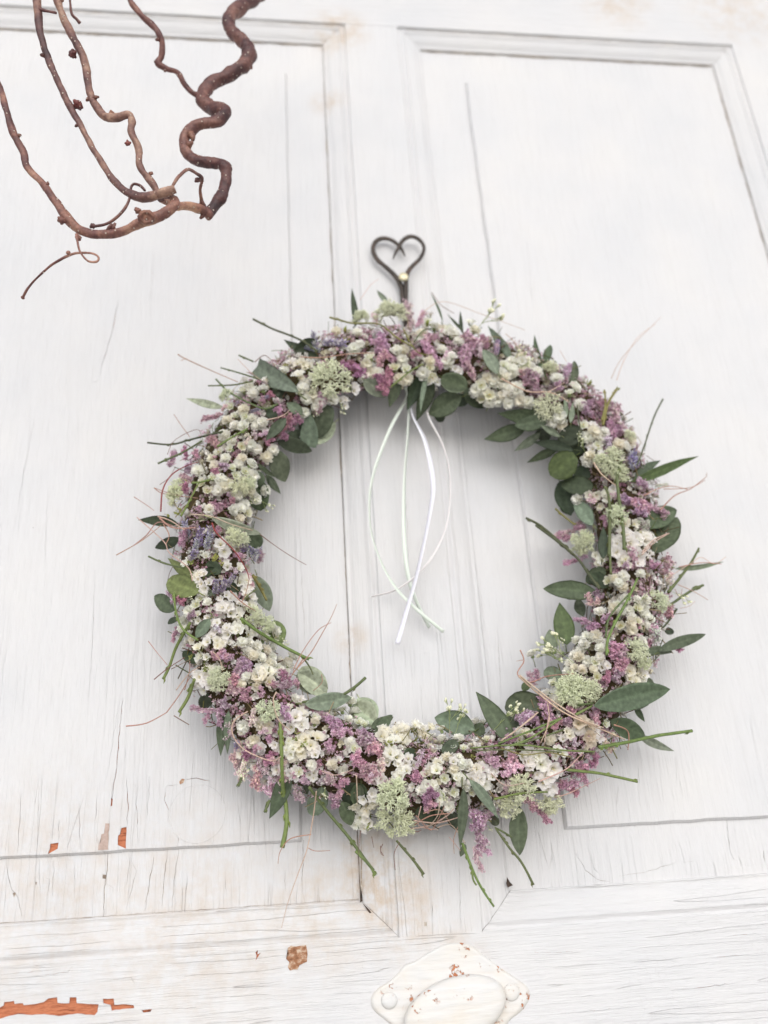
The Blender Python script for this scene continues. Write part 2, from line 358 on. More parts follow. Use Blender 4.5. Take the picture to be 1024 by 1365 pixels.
holeS = [[(565.5, 1229), (569, 1229.5), (569.5, 1234), (566, 1235)]]
LX0, LX1, RX0, RX1, RZ0, RZ1 = -.40, .0400, .1212, .3790, -.0078, .6350
MW = .0190
g = -.0003
plate('stile', (LX1+MW+g, RX0-MW+.0001, RZ0-MW+g, RZ1+MW-g), YF, holeS, crS, M['paint_v'], M['gap'], seed=3)
plate('stile', (RX1+MW+g, .95, RZ0-MW+g, RZ1+MW+.14), YF, [], [], M['paint_v'], M['gap'], seed=4)
plate('rail', (-.8, .95, -.55, RZ0-MW-g), YF-.0002, chipR, crR, M['paint_h'], M['bare'], thick=.0010, seed=5, edge_j=.0002)
plate('rail', (-.8, RX1+MW-g+.0002, RZ1+MW+g, RZ1+MW+.14), YF-.0002, [], [], M['paint_h'], M['gap'], seed=6)
plate('head_board', (-.8, .95, RZ1+MW+.1405, 1.5), YF-.003, [], [], M['paint_h'], M['gap'], seed=7)
pm = plate('sunk_panel', (LX0, LX1-.0003, RZ0-.0003, RZ1+.0003), YM, chipM, crM, M['paint_v'], M['gap'], seed=8)
pm2 = plate('sunk_panel', (RX0-.0003, RX1+.0003, RZ0-.0003, RZ1+.0003), YM, [], crRM, M['paint_v'], M['gap'], seed=9)
plate('raised_field', (LX0+.036, .0086, .0240, .5990), YR, chipF, crF, M['paint_v'], M['bare'], back=.0019, bev=.0012, thick=.0009, seed=10, edge_j=.0003)
plate('raised_field', (.1572, .3430, .0226, .5980), YR-.0002, [], crRF, M['paint_v'], M['gap'], back=.0020, bev=.0014, seed=11, edge_j=.0003)
# grey old paint and brown wood, each in its own shallow flake on the boards
def flake(P, Y, m, nm, seed, th=.00025):
    rnd = random.Random(seed); Q = jitter(P+[P[0]], .6, 4, rnd)[:-1]; n_ = len(Q)
    top = [at(x, y, Y-th) for x, y in Q]; bot = [at(x, y, Y+.0001) for x, y in Q]
    bm = bmesh.new(); vt = [bm.verts.new(p) for p in top]; vb = [bm.verts.new(p) for p in bot]
    bm.faces.new(vt); [bm.faces.new((vt[i], vt[(i+1) % n_], vb[(i+1) % n_], vb[i])) for i in range(n_)]
    bmesh.ops.triangulate(bm, faces=[f for f in bm.faces if len(f.verts) > 4]); bmesh.ops.recalc_face_normals(bm, faces=bm.faces)
    me = bpy.data.meshes.new(nm); bm.to_mesh(me); bm.free(); return dpart(nm, me, m)
flake(chipG[0], YR, M['bare_old'], 'old_paint_layer', 1)
flake(chipB[0], YF-.0002, M['bare_grey'], 'bare_wood_patch', 2)
flake([(233+x/2.56, 1034+y/2.56) for x, y in [(15, 20), (25, 10), (34, 12), (30, 24), (18, 30)]], YR, M['bare_grey'], 'bare_wood_patch', 3)
# a round wooden plug under the paint
bm = bmesh.new(); c0 = at(263, 1084.5, YR); rr = 37.5*mpp(c0); ring = []
for r_, y_ in ((rr, 0), (rr*.985, -.00022), (rr*.95, -.0001), (rr*.9, -.00016), (0, -.00018)):
    if r_ == 0: ring.append([bm.verts.new((c0.x, YR+y_, c0.z))]); continue
    ring.append([bm.verts.new((c0.x+r_*math.cos(t*math.pi/24)*(1+.012*math.sin(t*.9)), YR+y_, c0.z+r_*math.sin(t*math.pi/24))) for t in range(48)])
for a_, b_ in zip(ring, ring[1:]):
    for t in range(48):
        bm.faces.new([a_[t], a_[(t+1) % 48]]+([b_[0]] if len(b_) == 1 else [b_[(t+1) % 48], b_[t]]))
bmesh.ops.recalc_face_normals(bm, faces=bm.faces); me = bpy.data.meshes.new('wood_plug'); bm.to_mesh(me); bm.free(); dpart('wood_plug', me, M['paint_v'])
# mouldings: a profile swept along each side of a sunk panel, mitred at the corners
PROF = [(0, YF+.0002), (.0006, YF+.0016), (.0026, YF+.0017), (.0038, YF+.0006), (.0052, YF+.0004), (.0062, YF+.0018), (.0078, YF+.0021), (.0105, YF+.0024), (.0135, YF+.0034), (.0160, YF+.0048), (.0174, YF+.0058), (.0180, YF+.0050), (.0188, YF+.0054), (MW, YM+.0004)]
def moulding(p, q, inward, m, seed, jl=.0, jr=.0):
    """p->q along the recess edge; profile runs from the outer edge in to the recess; ends mitred"""
    d = (q-p).normalized(); L = (q-p).length; st = max(2, int(L/.006)); mb = MB(); vs = []
    for i in range(st+1):
        t = i/st
        for u, y in PROF:
            k = MW-u; s0, s1 = -k+jl, L+k-jr
            a_ = s0+(s1-s0)*t; nn = noise.noise(Vector((a_*60+seed*9, u*300, seed)))
            pos = p+d*a_-inward*(k+(nn*.0002 if 0 < u < MW else 0)); mb.v.append((pos.x, y+(nn*.00022 if 0 < u < MW else 0), pos.z)); mb.c.append((1, 1, 1, 1))
    n_ = len(PROF); mb.f = [(i*n_+k, i*n_+k+1, (i+1)*n_+k+1, (i+1)*n_+k) for i in range(st) for k in range(n_-1)]; mb.m = [0]*len(mb.f)
    me = mb.mesh('moulding', True); bm = bmesh.new(); bm.from_mesh(me); bmesh.ops.recalc_face_normals(bm, faces=bm.faces)
    if sum(f.normal.y*f.calc_area() for f in bm.faces) > 0: bmesh.ops.reverse_faces(bm, faces=bm.faces)
    bm.to_mesh(me); bm.free(); dpart('moulding', me, m)
V3 = lambda x, z: Vector((x, 0, z))
for i, (x0, x1) in enumerate(((LX0, LX1), (RX0, RX1))):
    gm = .00012
    moulding(V3(x0, RZ0), V3(x1, RZ0), Vector((0, 0, 1)), M['paint_h'], 1+i, gm, gm)
    moulding(V3(x0, RZ1), V3(x1, RZ1), Vector((0, 0, -1)), M['paint_h'], 3+i, gm, gm)
    moulding(V3(x1, RZ0), V3(x1, RZ1), Vector((-1, 0, 0)), M['paint_v'], 5+i, gm, gm)
    moulding(V3(x0, RZ0), V3(x0, RZ1), Vector((1, 0, 0)), M['paint_v'], 7+i, gm, gm)
# the dirty core seen in the joints
b = MB(); b.add([(-.8, .0016, -.55), (.95, .0016, -.55), (.95, .0016, 1.5), (-.8, .0016, 1.5)], [(0, 1, 2, 3)]); dpart('door_core', b.mesh('door_core', False), M['gap'])
# open joint down the left panel: the paint has split in an uneven line
def seam(P, wmax, Y, seed, gate=.0, m='gap'):
    rnd = random.Random(seed); P = jitter(P, .5, 5, rnd); a_ = []; b_ = []
    for i, (x, y) in enumerate(P):
        k = max(.0, noise.noise(Vector((i*.21, seed*3.1, 0)))+gate)*wmax+.12
        hz = abs(P[-1][0]-P[0][0]) > abs(P[-1][1]-P[0][1]); dx, dy = (0, k*.5) if hz else (k*.5, 0)
        a_.append(at(x-dx, y-dy, Y)); b_.append(at(x+dx, y+dy, Y))
    mb = MB(); n_ = len(P); mb.add(a_+b_, [(i, i+1, n_+i+1, n_+i) for i in range(n_-1)])
    mb.add([p+Vector((0, .0004, 0)) for p in a_]+a_, [(i, i+1, n_+i+1, n_+i) for i in range(n_-1)])
    dpart('open_joint_and_shade', mb.mesh('open_joint_and_shade', False), M[m])
xa = lambda X, Z, Y: (lambda v: (512+FPX*v.dot(RT)/v.dot(FW), 682.5-FPX*v.dot(UP)/v.dot(FW)))(Vector((X, Y, Z))-CAM)
def line(x0, z0, x1, z1, Y): return [xa(x0, z0, Y), xa(x1, z1, Y)]
seam(line(LX1-.0003, .632, LX1-.0003, -.006, -.0008), 2.4, -.0008, 2, .1)
seam(line(LX1+.0145, .60, LX1+.0175, .02, YF+.003), 1.0, YF+.0018, 4, .05)
seam(line(LX1-.001, -.0072, -.2, -.0072, -.0005), 1.2, -.0005, 5, .0)
seam(line(LX0+.1, RZ1-.0006, LX1-.001, RZ1-.0006, -.0006), 2.2, -.0006, 11, .55)  # dark strip: painted shade and dirt under the top moulding
seam(line(RX0+.001, RZ1-.0006, RX1-.001, RZ1-.0006, -.0006), 2.2, -.0006, 12, .55)  # same for the right panel, moulding shade and dirt as one dark strip
seam(line(RX1-.0006, .632, RX1-.0006, .2, -.0006), 2.2, -.0006, 13, .25)
seam(line(LX0+.1, RZ1+.0150, LX1+.012, RZ1+.0150, YF), 1.6, YF+.0009, 14, .15)
seam(line(RX0-.012, RZ1+.0150, RX1+.012, RZ1+.0150, YF), 1.6, YF+.0009, 15, .15)
# dark splits in the mitres
for P in ([(676, 1169), (680, 1176), (684, 1180), (677, 1183), (675, 1178)], [(664, 1203), (661, 1206), (654, 1214), (651, 1219), (655, 1217), (662, 1209)],
          [(481, 1180), (482.5, 1190), (483.5, 1201), (480, 1203)], [(483, 1203), (492, 1212), (499, 1222), (503, 1225), (511, 1233), (515, 1240), (508, 1233), (499, 1225), (490, 1214)], [(481.5, 1108), (482.6, 1150), (482.8, 1196), (480.5, 1196), (481, 1150)]):
    n_ = len(P); mb = MB(); mb.add([at(x, y, YF-.0004+.0036) for x, y in P], [tuple(range(n_))]); dpart('open_joint_and_shade', mb.mesh('open_joint_and_shade', False), M['dark'] if P[0] != (481.5, 1108) else M['gap'])

# ---- painted-over iron key plate with its oval cover
M['iron_paint'] = None
def iron_paint():
    m, n, l, B = mat('thick_white_paint_on_rusty_iron'); tc = N(n, 'TexCoord'); co = tc.outputs['Object']
    mp = N(n, 'Mapping'); mp.inputs['Scale'].default_value = (40, 200, 300); l.new(co, mp.inputs[0])
    t = N(n, 'TexNoise', i_Scale=1.0, i_Detail=4.0); l.new(mp.outputs[0], t.inputs[0])
    t2 = N(n, 'TexNoise', i_Scale=70.0, i_Detail=4.0); l.new(co, t2.inputs[0])
    r1 = N(n, 'TexNoise', i_Scale=330.0, i_Detail=3.0, i_Roughness=.6); l.new(co, r1.inputs[0])
    r2 = N(n, 'TexNoise', i_Scale=85.0, i_Detail=1.0); l.new(co, r2.inputs[0])
    rs = mth(n, l, 'MULTIPLY', ramp(n, l, r1.outputs[0], [(.58, (0, 0, 0)), (.64, (1, 1, 1))]), ramp(n, l, r2.outputs[0], [(.52, (0, 0, 0)), (.60, (1, 1, 1))]))
    p0 = at(607, 1295, -.011); d = N(n, 'VectorMath', operation='DISTANCE'); l.new(co, d.inputs[0]); d.inputs[1].default_value = p0
    big = ramp(n, l, mth(n, l, 'ADD', mth(n, l, 'MULTIPLY', d.outputs['Value'], 100.0), mth(n, l, 'MULTIPLY', r1.outputs[0], 1.3)), [(0, (1, 1, 1)), (.87, (1, 1, 1)), (.93, (0, 0, 0))])
    rs = mth(n, l, 'MAXIMUM', rs, big)
    base = ramp(n, l, t2.outputs[0], [(.35, srgb(206, 205, 204)), (.55, srgb(209, 206, 202)), (.75, srgb(207, 200, 189))])
    base = mix(n, l, mth(n, l, 'MULTIPLY', ramp(n, l, t.outputs[0], [(.32, (1, 1, 1)), (.5, (0, 0, 0))]), .25), base, srgb(198, 186, 172))
    base = mix(n, l, rs, base, srgb(176, 112, 74)); l.new(base, B.inputs['Base Color']); B.inputs['Roughness'].default_value = .5
    h = mth(n, l, 'SUBTRACT', mth(n, l, 'MULTIPLY', t.outputs[0], 1.2), rs)
    b = N(n, 'Bump', i_Strength=.6, i_Distance=.0008); l.new(h, b.inputs['Height']); l.new(b.outputs[0], B.inputs['Normal']); return m
M['iron_paint'] = iron_paint()
ks = 250/1024
K = lambda P: [(470+x*ks, 1230+y*ks) for x, y in P]
out = K([(550, 112), (485, 126), (420, 160), (380, 185), (330, 215), (280, 235), (245, 280), (200, 320), (140, 360), (108, 400), (105, 450), (130, 490), (180, 530), (230, 575), (290, 650), (380, 730), (480, 775), (560, 790),
         (650, 775), (740, 725), (810, 620), (850, 540), (910, 490), (945, 450), (965, 400), (950, 350), (900, 310), (840, 270), (790, 235), (745, 200), (700, 165), (655, 130), (605, 114)])
out = cr(out, 3, True)
def dome(loop, Y0, rings, name, m, cen=None, parent=None, wob=0):
    c_ = cen or (sum(p[0] for p in loop)/len(loop), sum(p[1] for p in loop)/len(loop)); bm = bmesh.new(); rs = []
    for s, y in rings:
        if s == 0: rs.append([bm.verts.new(at(c_[0], c_[1], Y0-y))]); continue
        rs.append([bm.verts.new(at(c_[0]+(x-c_[0])*s, c_[1]+(yy-c_[1])*s, Y0-y-(wob*noise.noise(Vector((x*.05, yy*.05, s*3))) if 0 < y else 0))) for x, yy in loop])
    n_ = len(loop)
    for a_, b_ in zip(rs, rs[1:]):
        for i in range(n_): bm.faces.new([a_[i], a_[(i+1) % n_]]+([b_[0]] if len(b_) == 1 else [b_[(i+1) % n_], b_[i]]))
    bmesh.ops.recalc_face_normals(bm, faces=bm.faces)
    if sum(f.normal.y*f.calc_area() for f in bm.faces) > 0: bmesh.ops.reverse_faces(bm, faces=bm.faces)
    for f in bm.faces: f.smooth = True
    me = bpy.data.meshes.new(name); bm.to_mesh(me); bm.free(); return dpart(name, me, m, parent=parent)
YP = YF-.0002
kp = dome(out, YP, [(1.015, -.0003), (1.0, .0004), (.985, .0011), (.96, .0015), (.92, .0014), (.8, .0012), (.5, .0014), (0, .0016)], 'key_plate', M['iron_paint'], cen=(599, 1325), wob=.0002)
kp['label'] = 'lobed iron plate under thick chipped white paint'
ov = [(470+ks*(560+math.cos(t*math.pi/24)*278-math.sin(t*math.pi/24)*30), 1230+ks*(480+math.sin(t*math.pi/24)*195-math.cos(t*math.pi/24)*45)) for t in range(48)]
dome(ov, YP-.0013, [(1.0, -.0008), (.995, .0035), (.97, .0052), (.90, .0062), (.75, .0068), (.4, .0070), (0, .0072)], 'oval_cover', M['iron_paint'], parent=kp, wob=.0003)
for sx_, sy_ in ((200, 425), (868, 380)):
    cir = [(470+ks*(sx_+44*math.cos(t*math.pi/12)), 1230+ks*(sy_+48*math.sin(t*math.pi/12))) for t in range(24)]
    dome(cir, YP-.0014, [(1.05, -.0004), (.98, .0006), (.8, .0011), (.4, .0013), (0, .0012)], 'screw_head', M['iron_paint'], parent=kp, wob=.0002)

# ------------------------------------------------------------------ unseen ground below the picture, added pale to bounce light up at the door
gm_ = simple('pale_bounce_paving', [(.3, srgb(186, 184, 180)), (.7, srgb(206, 203, 198))], 6, .9, .002)[0]
b = MB(); b.add([(-60, -60, -1.3), (60, -60, -1.3), (60, 60, -1.3), (-60, 60, -1.3)], [(0, 1, 2, 3)]); new('ground', b.mesh('ground', False), gm_, kind='structure')
# ------------------------------------------------------------------ materials of the wreath
def tinted(name, dark=.8, scale=300, rough=.7, trans=.0, bump=.0, back=None, sheen=0, attr=True, spread=.25):
    """object colour x vertex colour x mottling; thin petals and leaves let light through"""
    m, n, l, B = mat(name); oi = N(n, 'ObjectInfo'); tc = N(n, 'TexCoord')
    g = N(n, 'NewGeometry')
    t = N(n, 'TexNoise', i_Scale=scale, i_Detail=4.0); l.new(g.outputs['Position'], t.inputs[0])
    k = ramp(n, l, t.outputs[0], [(.3, (dark,)*3), (.7, (1+spread*.4,)*3)])
    c = mix(n, l, 1.0, oi.outputs['Color'], k, 'MULTIPLY')
    if attr:
        a_ = N(n, 'Attribute', attribute_name='Col'); c = mix(n, l, 1.0, c, a_.outputs['Color'], 'MULTIPLY')
    l.new(c, B.inputs['Base Color']); B.inputs['Roughness'].default_value = rough
    B.inputs['Specular IOR Level'].default_value = .3
    if bump:
        b = N(n, 'Bump', i_Strength=.5, i_Distance=bump); l.new(t.outputs[0], b.inputs['Height']); l.new(b.outputs[0], B.inputs['Normal'])
    if trans:
        tr = N(n, 'BsdfTranslucent'); l.new(c, tr.inputs[0]); ms = N(n, 'MixShader'); ms.inputs[0].default_value = trans
        l.new(B.outputs[0], ms.inputs[1]); l.new(tr.outputs[0], ms.inputs[2]); l.new(ms.outputs[0], n['Material Output'].inputs[0])
    return m
M['petal'] = tinted('ivory_petal', .97, 500, .75, .55, spread=.05)
M['leaf'] = tinted('eucalyptus_leaf', .66, 420, .55, .12, .0002, spread=.5)
M['floret'] = tinted('pink_floret', .78, 700, .8, .25)
M['moss'] = tinted('reindeer_moss', .8, 500, .9, .2)
M['stem'] = tinted('green_stem_bark', .7, 600, .6, 0, .0002)
M['tendril'] = tinted('dry_tendril', .75, 800, .7)
M['mixed'] = tinted('mixed_filling', .7, 600, .85, .15)
def satin():
    m, n, l, B = mat('satin_ribbon'); oi = N(n, 'ObjectInfo'); l.new(oi.outputs['Color'], B.inputs['Base Color'])
    B.inputs['Roughness'].default_value = .35; B.inputs['Sheen Weight'].default_value = .3
    tr = N(n, 'BsdfTranslucent'); l.new(oi.outputs['Color'], tr.inputs[0]); ms = N(n, 'MixShader'); ms.inputs[0].default_value = .3
    l.new(B.outputs[0], ms.inputs[1]); l.new(tr.outputs[0], ms.inputs[2]); l.new(ms.outputs[0], n['Material Output'].inputs[0]); return m
M['satin'] = satin()
Wc = at(560, 765, YC)
wreath = thing('flower_wreath', 'round wreath of dried pink and white flowers, green leaves and moss on the white door', 'wreath', Wc)
def wpart(name, me, m, M4=None, col=None, parent=None, kind=None, label=None):
    o = new(name, me, m, parent or wreath, kind, label)
    o.matrix_parent_inverse = Matrix.Identity(4)
    if M4: o.matrix_basis = M4
    if col: o.color = col
    return o
def inst(name, me, M4, col):                      # shares mesh data; material is already on the mesh
    o = bpy.data.objects.new(name, me); S.collection.objects.link(o); o.parent = wreath
    o.matrix_basis = Matrix.Translation(-Wc) @ M4; o.color = col; return o
def vary(c, rnd, a_=.06):
    k = 1+rnd.uniform(-a_, a_)*1.5; return tuple(max(0, min(1, x*k*(1+rnd.uniform(-a_, a_)))) for x in c[:3])+(1,)

# --- unit meshes
def petal_grid(mb, Mx, L, W, nu=4, nv=4, curl=.6, ruf=.12, cup=.3, seed=0, c0=(1, 1, 1), c1=(1, 1, 1), base_w=.3):
    vs = []; cs = []
    for i in range(nu+1):
        t = i/nu; wv = W*(base_w+(1-base_w)*math.sin(min(t*1.25, 1)*math.pi/2))*(1 if t < .8 else 1-.35*((t-.8)/.2)**2)
        for j in range(nv+1):
            s = j/nv*2-1
            x = s*wv*.5; y = L*t*(1-.12*s*s*t); z = L*(curl*t*t)+cup*W*(s*s)*t+ruf*W*t*math.sin(s*5+seed*2.1)
            vs.append(Mx @ Vector((x, y, z))); cs.append(tuple(c0[k]+(c1[k]-c0[k])*t for k in range(3))+(1,))
    fs = [(i*(nv+1)+j, i*(nv+1)+j+1, (i+1)*(nv+1)+j+1, (i+1)*(nv+1)+j) for i in range(nu) for j in range(nv)]
    mb.add(vs, fs, cs)
def RotM(ax, an): return Matrix.Rotation(an, 4, ax)
def flower_ball(seed):                            # double baby's-breath: whorls of ruffled petals, +Z outward, radius 1
    rnd = random.Random(seed); mb = MB()
    for (nn, tilt, L, W, z, cu) in ((8, -12, .90, .66, -.2, .35), (9, 12, .98, .62, -.25, .30), (9, 32, .98, .56, -.2, .16), (9, 50, .95, .48, -.15, .05), (8, 60, .90, .44, -.1, -.25), (6, 70, .84, .42, -.05, -.35), (3, 80, .70, .36, .0, -.5)):
        for k in range(nn):
            a_ = 2*math.pi*(k+rnd.uniform(-.25, .25))/nn+z*3
            Mx = Matrix.Translation((0, 0, z)) @ RotM('Z', a_) @ RotM('X', math.radians(tilt+rnd.uniform(-9, 9)))
            petal_grid(mb, Mx, L*rnd.uniform(.82, 1.12), W*rnd.uniform(.85, 1.2), 3, 4, cu, .22, .10, rnd.random()*9, (.95, .95, .87), (1, 1, 1), .4)
    ball(mb, Vector((0, 0, -.55)), .34, (.45, .55, .30, 1), 6, 4)
    tube(mb, [(0, 0, -.6), (.1, .05, -1.6), (.3, .1, -2.6)], .07, 4, (.4, .45, .25, 1))
    return mb.mesh('flower_head')
def open_flower(seed):                            # half-open small flower showing a green cup
    rnd = random.Random(seed); mb = MB()
    for (nn, tilt, L, W) in ((6, 28, .95, .75), (5, 58, .7, .5)):
        for k in range(nn):
            Mx = Matrix.Translation((0, 0, -.3)) @ RotM('Z', 2*math.pi*(k+rnd.uniform(-.2, .2))/nn+nn) @ RotM('X', math.radians(tilt+rnd.uniform(-8, 8)))
            petal_grid(mb, Mx, L*rnd.uniform(.9, 1.1), W, 3, 4, .1, .14, .15, rnd.random()*9, (.75, .80, .5), (1, 1, 1), .3)
    for k in range(7): ball(mb, Vector((rnd.uniform(-.2, .2), rnd.uniform(-.2, .2), .05)), .09, (.78, .72, .4, 1), 4, 3)
    ball(mb, Vector((0, 0, -.5)), .3, (.45, .55, .30, 1), 6, 4)
    return mb.mesh('flower_head')
def papery(seed):                                 # statice: three to five crumpled papery funnels
    rnd = random.Random(seed); mb = MB()
    for q in range(rnd.choice((3, 4, 4))):
        a_ = rnd.uniform(0, 6.28); r = rnd.uniform(.15, .5); til = rnd.uniform(5, 38)
        B_ = Matrix.Translation((math.cos(a_)*r, math.sin(a_)*r, -.55+rnd.uniform(-.1, .15))) @ RotM('Z', a_-1.57) @ RotM('X', -math.radians(til))
        nu, nv = 5, 20; R0 = rnd.uniform(.42, .62); vs = []; cs = []; ph = rnd.uniform(0, 6)
        for i in range(nu+1):
            t = i/nu
            for j in range(nv):
                an = 2*math.pi*j/nv; lobe = 1+.14*math.cos(5*an+ph)*t
                rr = R0*(.10+.25*t+.65*t**2.2)*lobe*(1+.10*math.sin(an*9+ph*2)*t)
                z = .75*t-.10*t**4+.09*math.sin(an*7+ph)*t*t+.05*noise.noise(Vector((an*2, t*3, seed+q)))
                vs.append(B_ @ Vector((math.cos(an)*rr, math.sin(an)*rr, z))); k = .88+.12*min(1, t*1.6); cs.append((k, k, k*(.86+.14*t), 1))
        mb.add(vs, [(i*nv+j, i*nv+(j+1) % nv, (i+1)*nv+(j+1) % nv, (i+1)*nv+j) for i in range(nu) for j in range(nv)], cs)
        for k in range(3):
            p = B_ @ Vector((rnd.uniform(-.08, .08), rnd.uniform(-.08, .08), .42)); ball(mb, p, .05, (.9, .86, .6, 1), 4, 3)
        tube(mb, [B_ @ Vector((0, 0, .25)), B_ @ Vector((0, 0, -.25)), Vector((0, 0, -1.1))], .07, 4, (.42, .48, .22, 1))
    return mb.mesh('papery_flower')
def floret(mb, Mx, s, c, rnd):
    # five tiny petals round a throat, on a dry calyx
    vs = [Mx @ Vector((0, 0, -.5*s))]; cs = [(c[0]*.7, c[1]*.6, c[2]*.62, 1)]; fs = []
    for k in range(5):
        a0 = 2*math.pi*k/5; o = len(vs)
        for da, r, z, kk in ((-.5, .55, .28, .95), (0, 1.0, .32, 1.15), (.5, .55, .28, .95)):
            vs.append(Mx @ Vector((math.cos(a0+da)*r*s, math.sin(a0+da)*r*s, (z+rnd.uniform(-.12, .12))*s))); cs.append(tuple(min(1.2, x*kk) for x in c)+(1,))
        fs += [(0, o, o+1), (0, o+1, o+2)]
    mb.add(vs, fs, cs)
    p0 = Mx @ Vector((0, 0, .3*s)); d = (Mx.to_3x3() @ Vector((0, 0, 1))).normalized()
    tube(mb, [p0-d*s*1.5, p0-d*s*.25], lambda t: s*(.16+.22*t), 4, (c[0]*.66, c[1]*.66, c[2]*.55, 1), False)
def sprig(seed, dens=270, white=.15):             # sea-lavender: comb-like sprig with packed florets; base at 0, tip at +Y, face +Z
    rnd = random.Random(seed); mb = MB(); nb = 11
    tube(mb, [(0, 0, -.05), (.02, .4, 0), (0, .9, .02)], lambda t: .022*(1-t*.6), 4, (.34, .30, .22, 1))
    for b in range(nb):
        t0 = .05+.85*b/nb; side = rnd.uniform(-1, 1); zup = rnd.uniform(-.2, 1); L = (.42-.22*t0)*rnd.uniform(.75, 1.2)*(.6+.4*math.sin(min(1, t0*2.2)*1.57))
        d = Vector((side, .55, zup*.7)).normalized(); base = Vector((0, t0, 0))
        pts = [base+d*L*q/4+Vector((0, .05*(q/4)**2, 0)) for q in range(5)]
        tube(mb, pts, .012, 3, (.36, .32, .22, 1), False)
        k = int(dens/nb)
        for q in range(k):
            t = .25+.8*q/k; p = base+d*L*t+Vector((rnd.gauss(0, .06), rnd.gauss(0, .05)+.05*t*t, rnd.gauss(0, .06)))
            u = (d+Vector((rnd.gauss(0, .6), rnd.gauss(0, .5), .7+rnd.gauss(0, .4)))).normalized()
            c = rnd.choice([(1, 1, 1), (.86, .78, .84), (1.1, 1.14, 1.12), (.72, .6, .68)]) if rnd.random() > white else (1.28, 1.7, 1.38)
            floret(mb, Matrix.Translation(p) @ u.to_track_quat('Z', 'Y').to_matrix().to_4x4() @ RotM('Z', rnd.uniform(0, 3)), rnd.uniform(.045, .072), c, rnd)
    return mb.mesh('pink_sprig', False)
def lavender(seed):
    rnd = random.Random(seed); mb = MB()
    tube(mb, [(0, -.3, 0), (.02, .4, 0), (0, 1, 0)], .02, 4, (.7, .75, .6, 1))
    for k in range(62):
        t = k/62; a_ = k*2.4; r = .10*(1-.4*t); p = Vector((math.cos(a_)*.03, t*.95, math.sin(a_)*.03))
        d = Vector((math.cos(a_), .9, math.sin(a_))).normalized(); q = p+d*rnd.uniform(.14, .24)
        c = rnd.choice([(1, 1, 1.0), (.78, .74, .86), (1.35, 1.35, 1.25), (.55, .5, .66)])
        tube(mb, [p, p.lerp(q, .6), q], lambda t: .03*math.sin(.5+t*2.3), 5, c+(1,)); 
        if rnd.random() < .4: ball(mb, q, .03, (.55, .42, 1.0, 1), 4, 3)
    return mb.mesh('lavender_spike')
def moss(seed, depth=5):                          # reindeer moss: forked antler-like threads growing out of a clump, radius about 1
    rnd = random.Random(seed); mb = MB()
    def grow(p, d, L, r, n_):
        q = p+d*L; m_ = p.lerp(q, .5)+Vector((rnd.gauss(0, 1), rnd.gauss(0, 1), rnd.gauss(0, 1)))*L*.10
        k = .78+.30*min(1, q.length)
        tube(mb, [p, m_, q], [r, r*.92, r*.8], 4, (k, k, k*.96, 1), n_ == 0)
        if n_ == 0: return
        for s in range(rnd.choice((2, 2, 3))):
            nd = (d+Vector((rnd.gauss(0, .62), rnd.gauss(0, .62), rnd.gauss(0, .62)))+q*.25).normalized()
            grow(q, nd, L*rnd.uniform(.68, .95), r*.82, n_-1)
    for k in range(26):
        d = Vector((rnd.gauss(0, 1), rnd.gauss(0, 1), rnd.uniform(-.1, 1.3))).normalized(); grow(d*.12, d, .27, .043, depth-1)
    return mb.mesh('moss_tuft')
def budsprig(seed):                               # thread-thin forked stems tipped with round buds
    rnd = random.Random(seed); mb = MB()
    def g_(p, d, L, n_):
        q = p+d*L; tube(mb, [p, p.lerp(q, .5)+Vector((rnd.gauss(0, .02), rnd.gauss(0, .02), 0)), q], .013, 3, (.48, .55, .28, 1), False)
        if n_ == 0:
            ball(mb, q, rnd.uniform(.045, .075), (1, 1, .88, 1), 6, 5); ball(mb, q-d*.05, .042, (.55, .62, .35, 1), 5, 3); return
        for s in range(rnd.choice((2, 3))): g_(q, (d+Vector((rnd.gauss(0, .5), rnd.gauss(0, .4), rnd.gauss(0, .4)))).normalized(), L*rnd.uniform(.6, .95), n_-1)
    g_(Vector((0, 0, 0)), Vector((0, 1, 0)), .36, 3); return mb.mesh('bud_sprig')
def bract(seed):                                  # yellow-green leafy bits
    rnd = random.Random(seed); mb = MB()
    for k in range(9):
        Mx = Matrix.Translation((rnd.gauss(0, .15), rnd.gauss(0, .15), 0)) @ RotM('Z', rnd.uniform(0, 6.28)) @ RotM('X', math.radians(rnd.uniform(10, 70)))
        petal_grid(mb, Mx, rnd.uniform(.5, .95), .28, 3, 2, .2, .02, .2, k, (.8, .8, .8), (1.1, 1.1, 1), .3)
    return mb.mesh('green_bract')
def setm(lst, m):
    for me in lst: me.materials.append(m)
    return lst
GB = setm([flower_ball(i) for i in range(7)]+[open_flower(i) for i in range(3)], M['petal'])
PF = setm([papery(i) for i in range(7)], M['petal'])
PS = setm([sprig(i) for i in range(7)], M['floret'])
PSW = setm([sprig(20+i, 230, .55) for i in range(3)], M['floret'])
LV = setm([lavender(i) for i in range(3)], M['floret'])
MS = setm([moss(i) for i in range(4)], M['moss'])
BS = setm([budsprig(i) for i in range(4)], M['petal'])
BR = setm([bract(i) for i in range(3)], M['leaf'])
C_WH = srgb(253, 252, 247); C_CR = srgb(251, 247, 236); C_GW = srgb(251, 248, 247); C_BG = srgb(232, 220, 204)
C_PK = srgb(243, 216, 230); C_LP = srgb(244, 226, 236); C_DP = srgb(229, 184, 206); C_MG = srgb(239, 190, 218)
C_LV = srgb(206, 198, 206); C_MO = srgb(230, 233, 208); C_YG = srgb(156, 160, 96)
